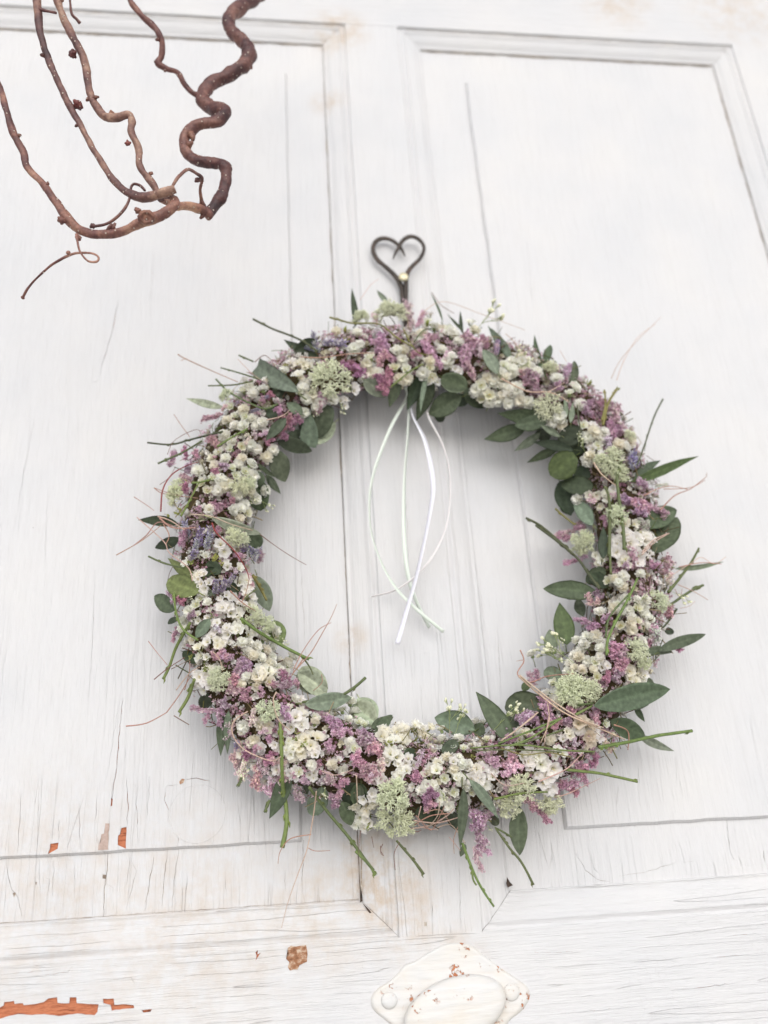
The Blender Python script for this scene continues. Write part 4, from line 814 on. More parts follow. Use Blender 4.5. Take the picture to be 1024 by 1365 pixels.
for t, pts in {
 2: [(240,805,64),(200,870,50),(680,535,60),(650,560,50),(590,470,50),(720,720,50),(610,780,50),(780,500,44),(540,560,60)],
 3: [(870,340,60),(902,360,60),(850,382,60),(940,392,60),(830,322,50),(950,330,60),(862,392,50),(800,330,50),(700,680,50),(440,900,50),(620,470,50)],
 4: [(640,950,80),(702,940,70),(600,990,80),(662,1000,80),(722,960,70),(580,950,60),(480,762,50),(500,802,50),(560,782,60),(550,740,50),(480,560,50),(610,940,60),(480,480,50),(520,600,40),(160,190,50),(200,200,50),(640,890,60)],
 5: [(470,350,84),(440,372,70),(352,400,64),(270,422,54),(540,450,64),(562,520,74),(582,562,74),(622,640,64),(340,500,62),(362,550,62),(318,490,60),(480,690,84),(530,702,76),(452,662,64),(400,780,74),(500,790,74),(562,780,84),(602,790,76),(382,832,64),(340,870,64),(320,720,54),(270,860,54),(352,930,60),(450,602,54),
     (502,600,60),(390,1040,84),(330,1052,64),(680,1040,96),(622,1060,84),(720,1002,76),(352,1010,64),(600,600,60),(500,440,60),(380,700,60),(420,740,60),(560,640,50),(300,820,60),(440,850,60),(480,860,56),(360,760,60),(330,560,54)],
 6: [(500,112,60),(562,100,64),(620,100,64),(600,60,54),(660,62,64),(670,150,54),(420,160,54),(540,172,50),(590,690,74),(620,740,64),(162,790,54),(210,810,84),(240,830,70),(380,970,84),(340,940,76),(50,970,64),(400,1002,84),(640,142,50),(440,560,50),(640,700,50),(440,660,50),(580,720,60),(260,1010,50),(560,60,60),(440,150,54),(610,170,50)],
 7: [(120,92,76),(82,70,54),(100,132,64),(150,60,50),(420,70,94),(362,50,60),(300,112,44),(560,240,94),(600,280,94),(542,290,84),(620,342,96),(650,382,84),(600,372,64),(520,400,64),(560,450,84),(540,440,60),(640,432,74),(420,330,64),(400,310,54),(960,530,64),(1000,360,84),(1010,470,74),(900,770,84),(880,790,74),(930,722,54),(460,402,50),(580,200,60),(660,440,60),(370,100,64),(440,110,60),(480,440,50),(590,420,60),(380,60,60),(300,330,50),(450,540,50),(640,560,50),(760,490,50),(860,720,60),(880,740,60)],
 0: [(335,1020,16),(350,1042,15),(322,1000,16),(368,1050,15),(345,990,18),(385,1055,14),(372,1022,17),(392,1030,17)],
 8: [(110,252,64),(150,232,84),(190,262,94),(230,232,84),(270,252,64),(102,220,54),(180,212,64),(232,200,64),(290,212,54),(132,350,84),(90,420,64),(320,390,64),(300,430,60),(480,412,84),(510,422,84),(520,452,64),(690,250,64),(840,112,84),(10,582,64),(20,640,60),(40,560,64),(800,400,84),(780,432,84),(762,372,74),(722,340,74),
     (812,470,74),(32,520,60),(240,482,54),(390,350,60),(410,420,60),(700,330,60),(740,410,64),(250,220,60),(130,270,60),(350,520,50),(550,420,60),(490,380,56),(700,450,60),(640,330,50),(160,400,60),(190,420,60),(210,370,56),(850,330,50),(900,240,50),(330,540,50)],
}.items():
    for x, y, s_ in pts: head(*U(t, x, y), s_/T[t][2]*.95, 'p')
for x, y in [(380,970),(340,940),(400,1002)]: head(*U(6, x, y), 20, 'p', .006, C_BG)
# --- moss
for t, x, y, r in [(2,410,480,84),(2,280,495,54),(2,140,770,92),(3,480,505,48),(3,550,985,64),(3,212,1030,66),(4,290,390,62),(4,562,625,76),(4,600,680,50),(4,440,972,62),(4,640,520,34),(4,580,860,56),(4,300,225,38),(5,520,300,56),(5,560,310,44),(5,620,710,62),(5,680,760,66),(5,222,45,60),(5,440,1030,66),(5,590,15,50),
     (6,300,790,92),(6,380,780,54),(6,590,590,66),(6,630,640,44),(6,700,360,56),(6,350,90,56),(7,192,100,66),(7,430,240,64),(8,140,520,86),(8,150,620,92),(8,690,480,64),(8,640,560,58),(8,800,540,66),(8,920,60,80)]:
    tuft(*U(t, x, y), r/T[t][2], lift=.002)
# --- yellow-green leafy bits
for t, x, y, s_ in [(2,205,560,70),(2,215,600,60),(2,575,530,70),(2,600,590,40),(3,800,345,60),(4,460,300,60),(4,580,320,50),(5,240,170,80),(5,180,200,70),(5,420,420,80),(5,300,430,60),(5,450,440,60),(5,380,995,60),(7,570,350,60),(7,600,420,70),(7,560,390,50),(8,120,300,60),(8,260,250,44),(8,40,640,50),(6,140,870,40),(7,130,40,60),(7,930,790,60),(5,300,920,60),(5,690,780,40),(8,480,350,36),(3,270,960,50)]:
    x, y = U(t, x, y); p = wp(x, y, .003); s2 = s_/T[t][2]*.5*mpp(p)
    inst('green_bract', rf.choice(BR), Matrix.Translation(p) @ basis(wnrm(x, y), Vector((rf.gauss(0, 1), 0, rf.gauss(0, 1)))) @ Matrix.Diagonal((s2, s2, s2, 1)), vary(C_YG, rf, .08))
# --- thread-stemmed buds
for t, x0, y0, x1, y1 in [(6,300,650,150,540),(6,280,640,110,620),(6,260,600,240,540),(8,380,250,385,105),(8,400,260,440,160),(8,560,240,640,165),(5,600,60,640,125),(3,640,1040,690,1070),(3,930,560,960,610),(4,420,560,425,500),(2,790,560,840,500),(2,40,860,60,790),(5,790,870,810,850),(5,750,800,800,860),(3,900,500,950,460),
     (4,450,600,430,520),(6,600,380,640,330),(2,170,850,200,910),(7,700,610,720,660),(8,540,640,570,660),(8,330,470,370,540),(6,380,720,350,700),(6,740,300,800,330),(2,960,700,1000,640),(4,160,240,200,190),(7,270,360,290,320),(5,330,640,290,620),(8,640,200,660,160)]:
    a_ = U(t, x0, y0); b_ = U(t, x1, y1); p = wp(*a_, .004); q = wp(*b_, .004); d = q-p; L = d.length
    inst('bud_sprig', rf.choice(BS), Matrix.Translation(p) @ basis((CAM-p), d) @ Matrix.Diagonal((L*.6, L*.85, L*.6, 1)), C_WH)
# --- filling between: many small blossoms laid close on the straw
def region_col(x, y):
    n_ = noise.noise(Vector((x*.022, y*.022, 4.2))); return n_
fw_, fp_ = MB(), MB(); cw = cp = 0
for k in range(6500):
    u = rf.random(); ph = rf.gauss(0, .8); p, c, t = ring_pt(u, ph, rf.uniform(.0165, .0222)*(1+.12*noise.noise(Vector((u*40, ph, 3))))); n_ = (p-c).normalized()
    v = p-CAM; x, y = 512+FPX*v.dot(RT)/v.dot(FW), 682.5-FPX*v.dot(UP)/v.dot(FW)
    cover = any((x-a_)**2+(y-b_)**2 < (r_*.8)**2 for a_, b_, r_ in taken)
    if abs(ph) > 1.6 or (cover and (abs(ph) < 1.2 or rf.random() < .6)): continue
    if noise.noise(Vector((x*.05, y*.05, 9))) < -.42: continue
    d = (n_+Vector((rf.gauss(0, .4), rf.gauss(0, .3), rf.gauss(0, .4)))).normalized(); q = Matrix.Translation(p-Wc) @ d.to_track_quat('Z', 'Y').to_matrix().to_4x4()
    if rf.random() < .5+.6*region_col(x, y):
        c_ = rf.choice([C_PK, C_PK, C_LP, C_DP])[:3]
        for _ in range(5): floret(fp_, q @ Matrix.Translation((rf.gauss(0, .0016), rf.gauss(0, .0016), rf.uniform(0, .002))) @ RotM('X', rf.gauss(0, .5)), rf.uniform(.0008, .0012), c_, rf)
    else:
        c_ = rf.choice([(.96, .93, .88), (.92, .88, .82), (.97, .96, .92), (.75, .70, .55)]); s_ = rf.uniform(.0018, .0034)
        for kk in range(7):
            petal_grid(fw_, q @ RotM('Z', kk*.9+k) @ RotM('X', math.radians(rf.uniform(15, 75))), s_, s_*.7, 2, 2, .1, .15, .15, kk, tuple(v_*.75 for v_ in c_), c_)
wpart('pink_filling', fp_.mesh('pink_filling', False), M['mixed'], col=(1, 1, 1, 1), kind='stuff')
wpart('white_filling', fw_.mesh('white_filling'), M['mixed'], col=(1, 1, 1, 1), kind='stuff')
# --- green broom stems and dry tendrils, pixel polylines with a width in pixels
def strand(name, t, P, w0, w1, m, col, lift=.008, nodes=0, n=6, bump=.15, label=None, tip=None):
    P = [U(t, *p) for p in P]; px = cr(P, 6); pts = []; i_ = 0
    for i, (x, y) in enumerate(px):
        f = i/(len(px)-1); lf = lift if tip is None else lift+(tip-lift)*f
        b_, d = near(x, y); s = min(d/HW, 1.6); Y = YC-TR*math.sqrt(max(0, 1-min(s, 1)**2)) - lf
        pts.append([x, y, Y])
    for _ in range(10):
        pts = [pts[0]]+[[p[0], p[1], (a_[2]+p[2]*2+b_[2])/4] for a_, p, b_ in zip(pts, pts[1:], pts[2:])]+[pts[-1]]
    W3 = [at(*p) for p in pts]; mb = MB(); k = mpp(W3[0])
    tube(mb, [p-Wc for p in W3], lambda f: (w0+(w1-w0)*f)*.5*k, n, (1, 1, 1, 1), True, bump)
    rnd = random.Random(int(P[0][0]*7+P[0][1]))
    for q in range(nodes):                          # buds and leaf scars along the stem
        i = rnd.randrange(1, len(W3)-1); d = (W3[i+1]-W3[i-1]).normalized(); s = d.cross(Vector((0, -1, 0))).normalized()*rnd.choice((-1, 1)); r = (w0+(w1-w0)*i/len(W3))*.5*k
        p = W3[i]-Wc; tube(mb, [p+s*r*.3, p+s*r*1.3+d*r*1.2, p+s*r*1.5+d*r*3.2], [r*.75, r*.6, r*.12], 5, (1.12, 1.08, .85, 1))
    o = wpart(name, mb.mesh(name), m, col=col); 
    if label: o['label'] = label
    return o
GS = srgb(96, 106, 70); GB_ = srgb(112, 128, 74); GD = srgb(84, 88, 66); OL = srgb(128, 122, 70)
BT = srgb(172, 134, 118); BD = srgb(128, 98, 88); BP = srgb(196, 168, 152); RD = srgb(140, 66, 66)
for a_ in [
 (2,[(135,488),(180,500),(240,515),(360,520),(440,580),(520,625)],10,8,OL,4),(2,[(520,600),(560,548),(610,538)],7,6,GS,1),(2,[(412,806),(500,735),(560,700)],9,8,GB_,2),(2,[(470,540),(500,600),(540,650),(600,660)],7,5,OL,1),
 (3,[(620,100),(720,150),(800,180),(880,215),(960,270)],13,12,GD,5),(3,[(450,355),(540,380),(650,415)],9,10,GS,2),(3,[(385,450),(520,445),(620,425)],9,10,GS,2),(3,[(425,415),(490,480),(580,530),(680,570),(750,545)],11,10,GS,4),(3,[(65,748),(190,758),(300,730),(460,690)],12,12,GD,5),
 (3,[(120,858),(250,800),(350,740)],13,11,GS,3),(3,[(430,770),(510,720),(592,675)],13,12,GB_,1),(3,[(300,960),(350,955),(398,938)],15,9,GB_,1),(3,[(545,290),(620,322)],11,10,GS,1),
 (4,[(605,618),(585,680),(590,760),(610,900),(615,1000)],14,16,GS,5),(4,[(530,730),(550,780),(553,900),(550,1030)],12,15,GS,4),(4,[(780,358),(740,440),(700,560),(670,640)],8,6,GD,2),(4,[(195,865),(260,900),(330,960),(400,1024)],12,15,GD,6),(4,[(585,315),(545,380),(525,470)],11,12,OL,4),(4,[(530,320),(535,380),(520,450)],9,10,OL,3),
 (4,[(415,385),(420,440),(432,502)],7,7,GD,1),(4,[(320,825),(360,860),(405,895)],10,10,OL,2),
 (5,[(555,725),(640,790),(740,850),(850,910),(915,940)],20,17,GB_,4),(5,[(205,590),(215,690),(250,780),(330,840)],12,12,GB_,4),(5,[(290,750),(220,870),(180,980),(148,1045)],18,18,GB_,5),(5,[(70,400),(150,435),(250,460)],11,11,GS,2),(5,[(620,500),(660,570),(692,632)],18,14,OL,3),(5,[(640,572),(600,600),(565,632)],9,8,GS,0),
 (5,[(240,190),(285,110),(335,15)],14,8,GB_,2),(5,[(893,945),(920,985),(935,1022)],10,7,GS,0),(5,[(312,1048),(295,1080),(275,1110)],13,16,GB_,1),
 (6,[(600,250),(560,340),(500,450),(460,540),(455,612)],12,15,GB_,4),(6,[(555,330),(470,430),(450,530)],9,10,GS,2),(6,[(472,-5),(470,120),(475,232)],12,12,GS,3),(6,[(530,-5),(540,110)],15,14,GS,2),(6,[(890,108),(850,180),(790,260),(745,315)],10,16,GS,4),(6,[(910,282),(850,310),(755,375)],13,13,GS,4),
 (6,[(785,395),(740,460),(720,482)],11,9,GD,1),(6,[(120,0),(240,90),(320,160),(370,230),(420,300)],13,14,GD,6),(6,[(858,968),(700,990),(560,1020),(420,1045)],15,18,GB_,5),(6,[(0,1040),(100,1000),(240,910)],9,10,GB_,2),(6,[(310,892),(350,870),(388,848)],16,10,GB_,0),
 (7,[(488,300),(495,450),(500,600),(515,700),(520,800),(498,915)],17,24,GB_,9),(7,[(905,85),(840,140),(760,180),(600,205)],16,14,GS,2),(7,[(630,620),(720,740),(820,860),(900,970),(945,1025)],17,16,GS,5),(7,[(70,95),(40,180),(-5,255)],17,18,GB_,2),(7,[(300,572),(285,615)],14,12,GS,1),(7,[(438,682),(412,742)],14,12,GS,2),
 (8,[(470,312),(600,300),(720,300),(860,320),(1000,326)],8,8,GB_,3),(8,[(480,322),(600,318),(720,320),(860,328)],6,6,GS,2),(8,[(590,292),(720,240),(860,182)],9,9,GB_,3),(8,[(570,530),(680,505),(800,498)],10,8,GB_,3),(8,[(-20,750),(40,810),(65,855)],13,13,GB_,2),(8,[(155,705),(220,780),(272,850)],10,13,GS,3),
 (8,[(436,715),(480,830),(520,910),(572,988)],13,9,GB_,4),(8,[(478,825),(482,870),(497,896)],10,8,GB_,1),(8,[(580,655),(640,740),(690,800),(740,895)],10,12,GS,4),(8,[(575,650),(610,668),(648,692)],8,9,GS,1),(0,[(755,1026),(800,1031),(850,1042)],4.5,4,GB_,2),
 (8,[(600,310),(700,340),(800,330),(900,350)],6,5,OL,1),(8,[(870,230),(760,270),(650,300)],7,6,GS,1)]:
    t, P, w0, w1, c, nd = a_; strand('green_stem', t, P, w0/T[t][2]*.95, w1/T[t][2]*.95, M['stem'], vary(c, rf, .05), nodes=nd)
for a_ in [
 (2,[(0,668),(100,672),(220,655),(340,650)],7,6,BT),(2,[(600,375),(640,430),(700,470)],4,5,BD),
 (3,[(225,285),(265,308),(400,370),(540,430)],8,7,BT),(3,[(630,325),(678,290),(720,315),(760,320)],6,5,BD),(3,[(690,630),(770,610),(812,578)],8,6,BP),(3,[(205,600),(245,660),(290,720)],5,5,BT),(3,[(100,985),(200,1020),(330,1040)],5,5,BT),(3,[(135,1110),(145,1000),(190,920),(260,875),(330,850)],11,7,RD),(3,[(170,810),(210,735),(320,680),(350,710)],4,4,BD),
 (3,[(540,310),(620,390),(680,430)],4,4,BP),(3,[(270,306),(240,318)],5,3,BT),(3,[(130,970),(180,930),(210,880)],4,4,BD),
 (4,[(90,270),(200,325),(300,330),(380,370)],8,7,BP),(4,[(290,330),(360,288)],6,4,BP),(4,[(485,630),(520,680),(580,728)],8,7,BP),(4,[(560,270),(600,190),(680,100),(740,40),(772,8)],4,3,BP),(4,[(770,830),(830,770),(900,740),(965,690)],8,5,BT),(4,[(700,770),(760,740),(820,730),(890,745)],6,5,BT),(4,[(690,1012),(740,960),(805,930)],7,6,BP),
 (4,[(110,80),(150,120),(200,190)],4,4,BP),(4,[(340,150),(370,200)],3,3,BP),(4,[(965,690),(968,672)],4,3,BT),
 (5,[(405,225),(430,280),(520,370),(580,460),(600,520)],11,7,RD),(5,[(650,280),(730,340),(820,400),(900,445)],6,5,BD),(5,[(10,195),(150,320),(180,380),(280,460),(302,530)],7,9,BP),(5,[(-5,342),(60,290),(120,222),(200,240)],8,8,BT),(5,[(-5,88),(60,130),(100,160)],5,5,BT),(5,[(100,40),(140,68),(210,76)],7,5,BT),(5,[(290,180),(400,190),(500,230),(640,270)],9,8,BP),
 (5,[(830,1000),(880,900),(960,790),(1030,748)],7,6,BT),(5,[(830,1010),(920,910),(985,800),(1030,720),(1060,650)],8,5,BT),(5,[(70,845),(120,910),(170,970)],5,6,BT),(5,[(100,1047),(170,990),(260,932)],7,8,BD),(5,[(410,900),(445,940),(460,1000)],6,6,BP),(5,[(190,992),(290,942)],5,5,BD),(5,[(500,580),(560,640),(640,692)],9,8,BT),(5,[(215,1103),(290,1010),(340,982)],7,7,BP),
 (5,[(260,1103),(285,1010),(288,950)],7,6,BT),(5,[(130,200),(200,250),(320,250)],12,10,BT),(5,[(150,230),(180,290),(160,340)],9,7,BT),(5,[(120,190),(190,215),(260,262)],9,8,BP),(5,[(560,640),(580,600),(600,520)],7,6,BT),
 (6,[(48,588),(65,640),(35,700),(90,740),(180,710),(300,700)],8,9,BT),(6,[(40,712),(130,790),(250,880),(380,940),(520,1000),(542,1012)],10,8,BP),(6,[(620,140),(680,80),(750,38)],8,6,BP),(6,[(790,280),(860,310),(932,352)],6,5,BP),(6,[(740,250),(850,180),(900,152),(960,182),(1015,150)],4,4,BP),(6,[(0,990),(130,880)],8,7,BP),(6,[(182,900),(160,1035)],6,5,BP),
 (6,[(490,940),(555,972),(555,1059)],9,8,BT),(6,[(800,392),(845,380),(872,358)],3,3,BP),(6,[(775,300),(800,340),(810,300)],4,3,BT),(6,[(60,635),(30,640)],5,3,BT),
 (7,[(470,155),(455,200),(480,290),(540,345)],9,7,BP),(7,[(330,250),(262,300),(260,370),(320,440),(440,490),(492,470)],9,8,BP),(7,[(665,640),(650,760),(620,920),(580,1030),(530,1170),(495,1305)],8,5,BP),(7,[(640,850),(540,870),(490,930),(478,992)],7,5,BT),(7,[(625,915),(660,930),(732,928)],6,5,BT),
 (7,[(860,560),(866,700)],7,6,BP),(7,[(600,-5),(540,82)],8,7,BT),(7,[(690,70),(692,110),(650,150)],5,5,BT),(7,[(-30,270),(0,288),(45,315)],7,7,BD),(7,[(880,830),(870,950)],5,3,BD),(7,[(935,860),(945,915)],5,4,BD),(7,[(990,895),(978,925),(992,950)],5,4,BD),(7,[(690,540),(760,560),(850,530)],6,5,BP),
 (8,[(600,280),(700,210),(762,158)],8,7,BP),(8,[(680,0),(820,110),(950,190),(1040,225)],10,8,BP),(8,[(830,522),(900,500),(1024,440)],7,4,BP),(8,[(150,832),(146,760),(170,712)],4,5,BD),(8,[(88,728),(90,760),(102,770)],5,4,BD),(8,[(420,640),(400,700),(402,762)],5,4,BT),(8,[(760,455),(880,400),(950,330)],8,6,BP),(8,[(800,120),(806,200),(770,290)],6,6,BP),
 (8,[(230,640),(300,600),(380,590)],7,6,BT),(8,[(220,655),(300,640),(370,600),(400,570)],8,7,BP),(8,[(240,600),(300,660),(330,620),(360,560)],7,6,BT),(8,[(260,560),(250,640),(330,660)],6,5,BP),(8,[(230,620),(330,630),(440,600)],8,6,BP),(8,[(270,590),(340,575),(390,640)],6,5,BT),(8,[(340,540),(330,600),(290,650)],7,6,BP),(8,[(330,650),(390,640),(450,720)],6,5,BP),
 (8,[(210,650),(240,668),(262,660)],5,4,BD),(8,[(560,420),(620,470),(700,460)],6,5,BP),(8,[(380,690),(430,750)],4,3,BP),
 (0,[(822,507),(832,480),(850,450),(874,432)],1.2,.8,BP),(0,[(168,968),(195,964),(222,950)],2.5,2,BT),(0,[(222,950),(240,925),(255,900)],2,2,BT),(0,[(155,740),(190,720),(215,700)],1.8,1.8,BT),(0,[(885,652),(920,650),(940,640)],1.6,1.2,BT),(0,[(905,756),(935,750),(962,752)],1.8,1.4,BT),(0,[(480,400),(494,380),(505,372)],1,.8,BP),(0,[(560,420),(590,402),(640,418),(700,440)],1.1,1,BP)]:
    t, P, w0, w1, c = a_; strand('brown_tendril', t, P, w0/T[t][2]*.85, w1/T[t][2]*.6, M['tendril'], vary(c, rf, .05), lift=.009, n=5, bump=.2)
# --- satin ribbons hanging inside the ring
def ribbon(P, wpx, col, Ys, label):
    px = cr([(460+x/3.594, 500+y/3.594) for x, y in P], 8); mb = MB(); n_ = len(px); prev = None
    pts = [at(x, y, Ys[0]+(Ys[1]-Ys[0])*i/(n_-1)) for i, (x, y) in enumerate(px)]; vs = []
    for i, p in enumerate(pts):
        d = (pts[min(i+1, n_-1)]-pts[max(i-1, 0)]).normalized(); s = d.cross(Vector((0, -1, 0))).normalized()
        tw = .9*math.sin(i/n_*5+wpx); s = (s*math.cos(tw)+Vector((0, -1, 0))*math.sin(tw)).normalized(); hw = wpx*.44*mpp(p)
        nn = s.cross(d)*.00006
        vs += [p-s*hw+nn-Wc, p+nn*1.5-Wc, p+s*hw+nn-Wc, p+s*hw-nn-Wc, p-nn*1.5-Wc, p-s*hw-nn-Wc]
    mb.add(vs, [(i*6+k, i*6+(k+1) % 6, (i+1)*6+(k+1) % 6, (i+1)*6+k) for i in range(n_-1) for k in range(6)]+[(0, 1, 2, 3, 4, 5), tuple((n_-1)*6+k for k in range(6))])
    o = wpart('ribbon', mb.mesh('ribbon'), M['satin'], col=col); o['label'] = label
ribbon([(290,60),(295,110),(215,260),(130,500),(120,700),(155,850),(230,1000),(330,1110),(472,1230)], 5.2, srgb(234,240,232), (-.03,-.016), 'pale green ribbon curving to the left')
ribbon([(305,60),(310,120),(300,300),(285,500),(283,760),(300,950),(340,1080),(405,1210)], 6.4, srgb(235,241,233), (-.03,-.012), 'straight pale green ribbon')
ribbon([(315,80),(325,190),(385,320),(420,500),(410,640),(350,930),(300,1110),(250,1288)], 7.6, srgb(244,243,250), (-.03,-.020), 'wide white ribbon')
ribbon([(380,100),(400,200),(470,340),(503,500),(490,700),(430,850),(340,960),(240,1030),(125,1062)], 3.0, srgb(244,240,240), (-.03,-.014), 'narrow white ribbon')

# ------------------------------------------------------------------ iron heart hook
def iron():
    m, n, l, B, c = simple('blackened_iron', [(.35, srgb(52, 45, 42)), (.55, srgb(72, 64, 58)), (.75, srgb(104, 72, 56))], 90, .5, .0003, 500)
    B.inputs['Metallic'].default_value = .55; return m
M['iron'] = iron()
M['brass'] = simple('dull_brass', [(.3, srgb(190, 178, 140)), (.7, srgb(226, 218, 190))], 200, .4)[0]; M['brass'].node_tree.nodes['Principled BSDF'].inputs['Metallic'].default_value = .3
hk0 = at(537, 370, -.01)
hook = thing('heart_hook', 'dark iron hook bent into a heart with a pale rivet, above the wreath', 'hook', hk0)
def hp(x, y, Y): return at(470+x/7.314, 300+y/7.314, Y)
def bar(name, P, wds, Ys, m, flat=.62):
    px = cr(P, 6); n_ = len(px); mb = MB(); vs = []; K_ = 8
    pts = [hp(x, y, Ys[0]+(Ys[1]-Ys[0])*i/(n_-1)) for i, (x, y) in enumerate(px)]
    for i, p in enumerate(pts):
        d = (pts[min(i+1, n_-1)]-pts[max(i-1, 0)]).normalized(); s = d.cross(Vector((0, -1, 0))).normalized(); u = s.cross(d)
        f = i/(n_-1)*(len(wds)-1); j = min(int(f), len(wds)-2); w_ = (wds[j]+(wds[j+1]-wds[j])*(f-j))*.5/7.314*mpp(p)*1.25
        w_ *= 1+.08*noise.noise(p*300)
        for k in range(K_):
            a_ = 2*math.pi*(k+.5)/K_; ca, sa = math.cos(a_), math.sin(a_); sup = (abs(ca)**3+abs(sa)**3)**(-1/3)
            vs.append(p+s*w_*ca*sup+u*w_*flat*sa*sup-hk0)
    mb.add(vs, [(i*K_+k, i*K_+(k+1) % K_, (i+1)*K_+(k+1) % K_, (i+1)*K_+k) for i in range(n_-1) for k in range(K_)]+[tuple(range(K_)), tuple((n_-1)*K_+k for k in range(K_))])
    o = new(name, mb.mesh(name), m, hook); return o
bar('heart_arm', [(512,305),(490,255),(455,205),(400,158),(345,135),(290,132),(235,155),(202,210),(205,270),(245,340),(320,405),(400,480),(450,545),(482,620),(492,720),(495,820),(510,950)], [8,22,30,34,38,36,32,34,36,38,40,42,40,36], (-.012,-.012), M['iron'])
bar('heart_arm', [(395,335),(415,280),(450,220),(480,165),(520,128),(575,112),(640,135),(688,190),(695,250),(660,325),(600,385),(555,435),(530,490),(522,560),(522,680),(522,820),(530,950)], [8,22,30,34,36,32,26,28,32,34,36,36,30,28], (-.0145,-.0138), M['iron'])
def disc(c, r, h, name, m, n_=20):
    mb = MB(); prof = [(1, .0), (1, -.5), (.85, -.85), (.5, -1), (0, -1.05)]; vs = []
    for s, y in prof[:-1]: vs += [(c.x+r*s*math.cos(6.2832*k/n_), c.y+y*h, c.z+r*s*math.sin(6.2832*k/n_)) for k in range(n_)]
    vs.append((c.x, c.y-1.05*h, c.z)); q = len(prof)-1
    mb.add([Vector(v)-hk0 for v in vs], [(i*n_+k, i*n_+(k+1) % n_, (i+1)*n_+(k+1) % n_, (i+1)*n_+k) for i in range(q-1) for k in range(n_)]+[((q-1)*n_+k, (q-1)*n_+(k+1) % n_, q*n_) for k in range(n_)])
    new(name, mb.mesh(name), m, hook)
rv = hp(497, 512, -.0155); disc(rv, 47/7.314*mpp(rv), .002, 'rivet', M['brass'])
# the shank turns out of the door and carries the ring on an upturned hook
mb = MB(); q = hp(515, 940, -.0125); p2 = at(541, 462, -.0135)
tube(mb, [p-hk0 for p in (q, at(541, 445, -.0125), p2, at(541, 468, -.02), at(541, 466, -.03), at(541, 455, -.036))], .0016, 8, bump=.1); new('hook_point', mb.mesh('hook_point'), M['iron'], hook)
mb = MB(); q = hp(500, 620, -.013); tube(mb, [Vector((q.x, -.013, q.z))-hk0, Vector((q.x, YF+.001, q.z))-hk0], .0022, 10); new('nail', mb.mesh('nail'), M['iron'], hook)

# ------------------------------------------------------------------ corkscrew hazel branch in front of the door
def bark():
    m, n, l, B = mat('hazel_bark'); tc = N(n, 'TexCoord'); co = tc.outputs['Object']; oi = N(n, 'ObjectInfo')
    t = N(n, 'TexNoise', i_Scale=55.0, i_Detail=5.0, i_Roughness=.65); l.new(co, t.inputs[0])
    t2 = N(n, 'TexNoise', i_Scale=700.0, i_Detail=3.0); l.new(co, t2.inputs[0])
    v = N(n, 'TexVoronoi', i_Scale=420.0); l.new(co, v.inputs[0])
    base = ramp(n, l, t.outputs[0], [(.30, srgb(66, 46, 48)), (.44, srgb(108, 78, 74)), (.54, srgb(142, 112, 98)), (.68, srgb(188, 164, 140))])
    base = mix(n, l, 1.0, base, ramp(n, l, t2.outputs[0], [(.3, (.72,)*3), (.7, (1.15,)*3)]), 'MULTIPLY')
    base = mix(n, l, 1.0, base, oi.outputs['Color'], 'MULTIPLY'); base = mix(n, l, 1.0, base, (.86, .74, .74, 1), 'MULTIPLY')
    dots = ramp(n, l, v.outputs['Distance'], [(0, (1, 1, 1)), (.15, (1, 1, 1)), (.24, (0, 0, 0))])
    sc_ = N(n, 'SeparateColor'); l.new(v.outputs['Color'], sc_.inputs[0]); dots = mth(n, l, 'MULTIPLY', dots, mth(n, l, 'GREATER_THAN', sc_.outputs[0], .62))
    base = mix(n, l, mth(n, l, 'MULTIPLY', dots, .8), base, srgb(214, 196, 180)); l.new(base, B.inputs['Base Color']); B.inputs['Roughness'].default_value = .55
    h = mth(n, l, 'ADD', mth(n, l, 'MULTIPLY', t2.outputs[0], .6), dots); b = N(n, 'Bump', i_Strength=.9, i_Distance=.0007); l.new(h, b.inputs['Height']); l.new(b.outputs[0], B.inputs['Normal']); return m
M['bark'] = bark()
br0 = atd(215, 270, .44)
branch = thing('corkscrew_branch', 'bare brown twisted hazel branch hanging in front of the upper left door panel', 'branch', br0)
PATHS = []
def limb(name, P, label=None, col=(1, 1, 1, 1), n=14, parent=None, sub=12, lump=.3):
    """P: (x, y, width, depth) with x, y, width in the first close-up's pixels and depth in metres along the view"""
    Q = cr([(x/2.56, y/2.56, w_/2.56, d) for x, y, w_, d in P], sub); mb = MB(); W3 = [atd(x, y, d) for x, y, w_, d in Q]
    Q = [(x, y, w_*(1+.16*noise.noise(Vector((i*.13, w_, 5)))+.07*noise.noise(Vector((i*.6, w_, 8)))), d) for i, (x, y, w_, d) in enumerate(Q)]
    tube(mb, [p-br0 for p in W3], [max(.3, q[2])*.5*mpp(p)*.86 for q, p in zip(Q, W3)], n, (1, 1, 1, 1), True, lump)
    PATHS.append((W3, [max(.3, q[2])*.5*mpp(p) for q, p in zip(Q, W3)]))
    o = new(name, mb.mesh(name), M['bark'], parent or branch); o.color = col; 
    if parent: o.matrix_parent_inverse = Matrix.Identity(4)
    if label: o['label'] = label
    return o
D = [(1010,-140,62,.60),(950,-80,58,.59),(880,-15,54,.575),(830,22,56,.565),(785,55,52,.555),(790,105,50,.55),(838,150,52,.545),(850,195,56,.54),(800,245,52,.535),(715,290,50,.53),(694,335,52,.525),(720,368,56,.52),(768,382,52,.512),(745,412,48,.507),(670,430,46,.505),(628,475,44,.503),(645,530,44,.50),(700,556,42,.498),(760,560,46,.495),(772,605,46,.493),(760,660,48,.49),(735,700,46,.487),(708,735,40,.483)]
limb('stem', D, 'thick dark corkscrew stem', (.62, .49, .53, 1), 16)
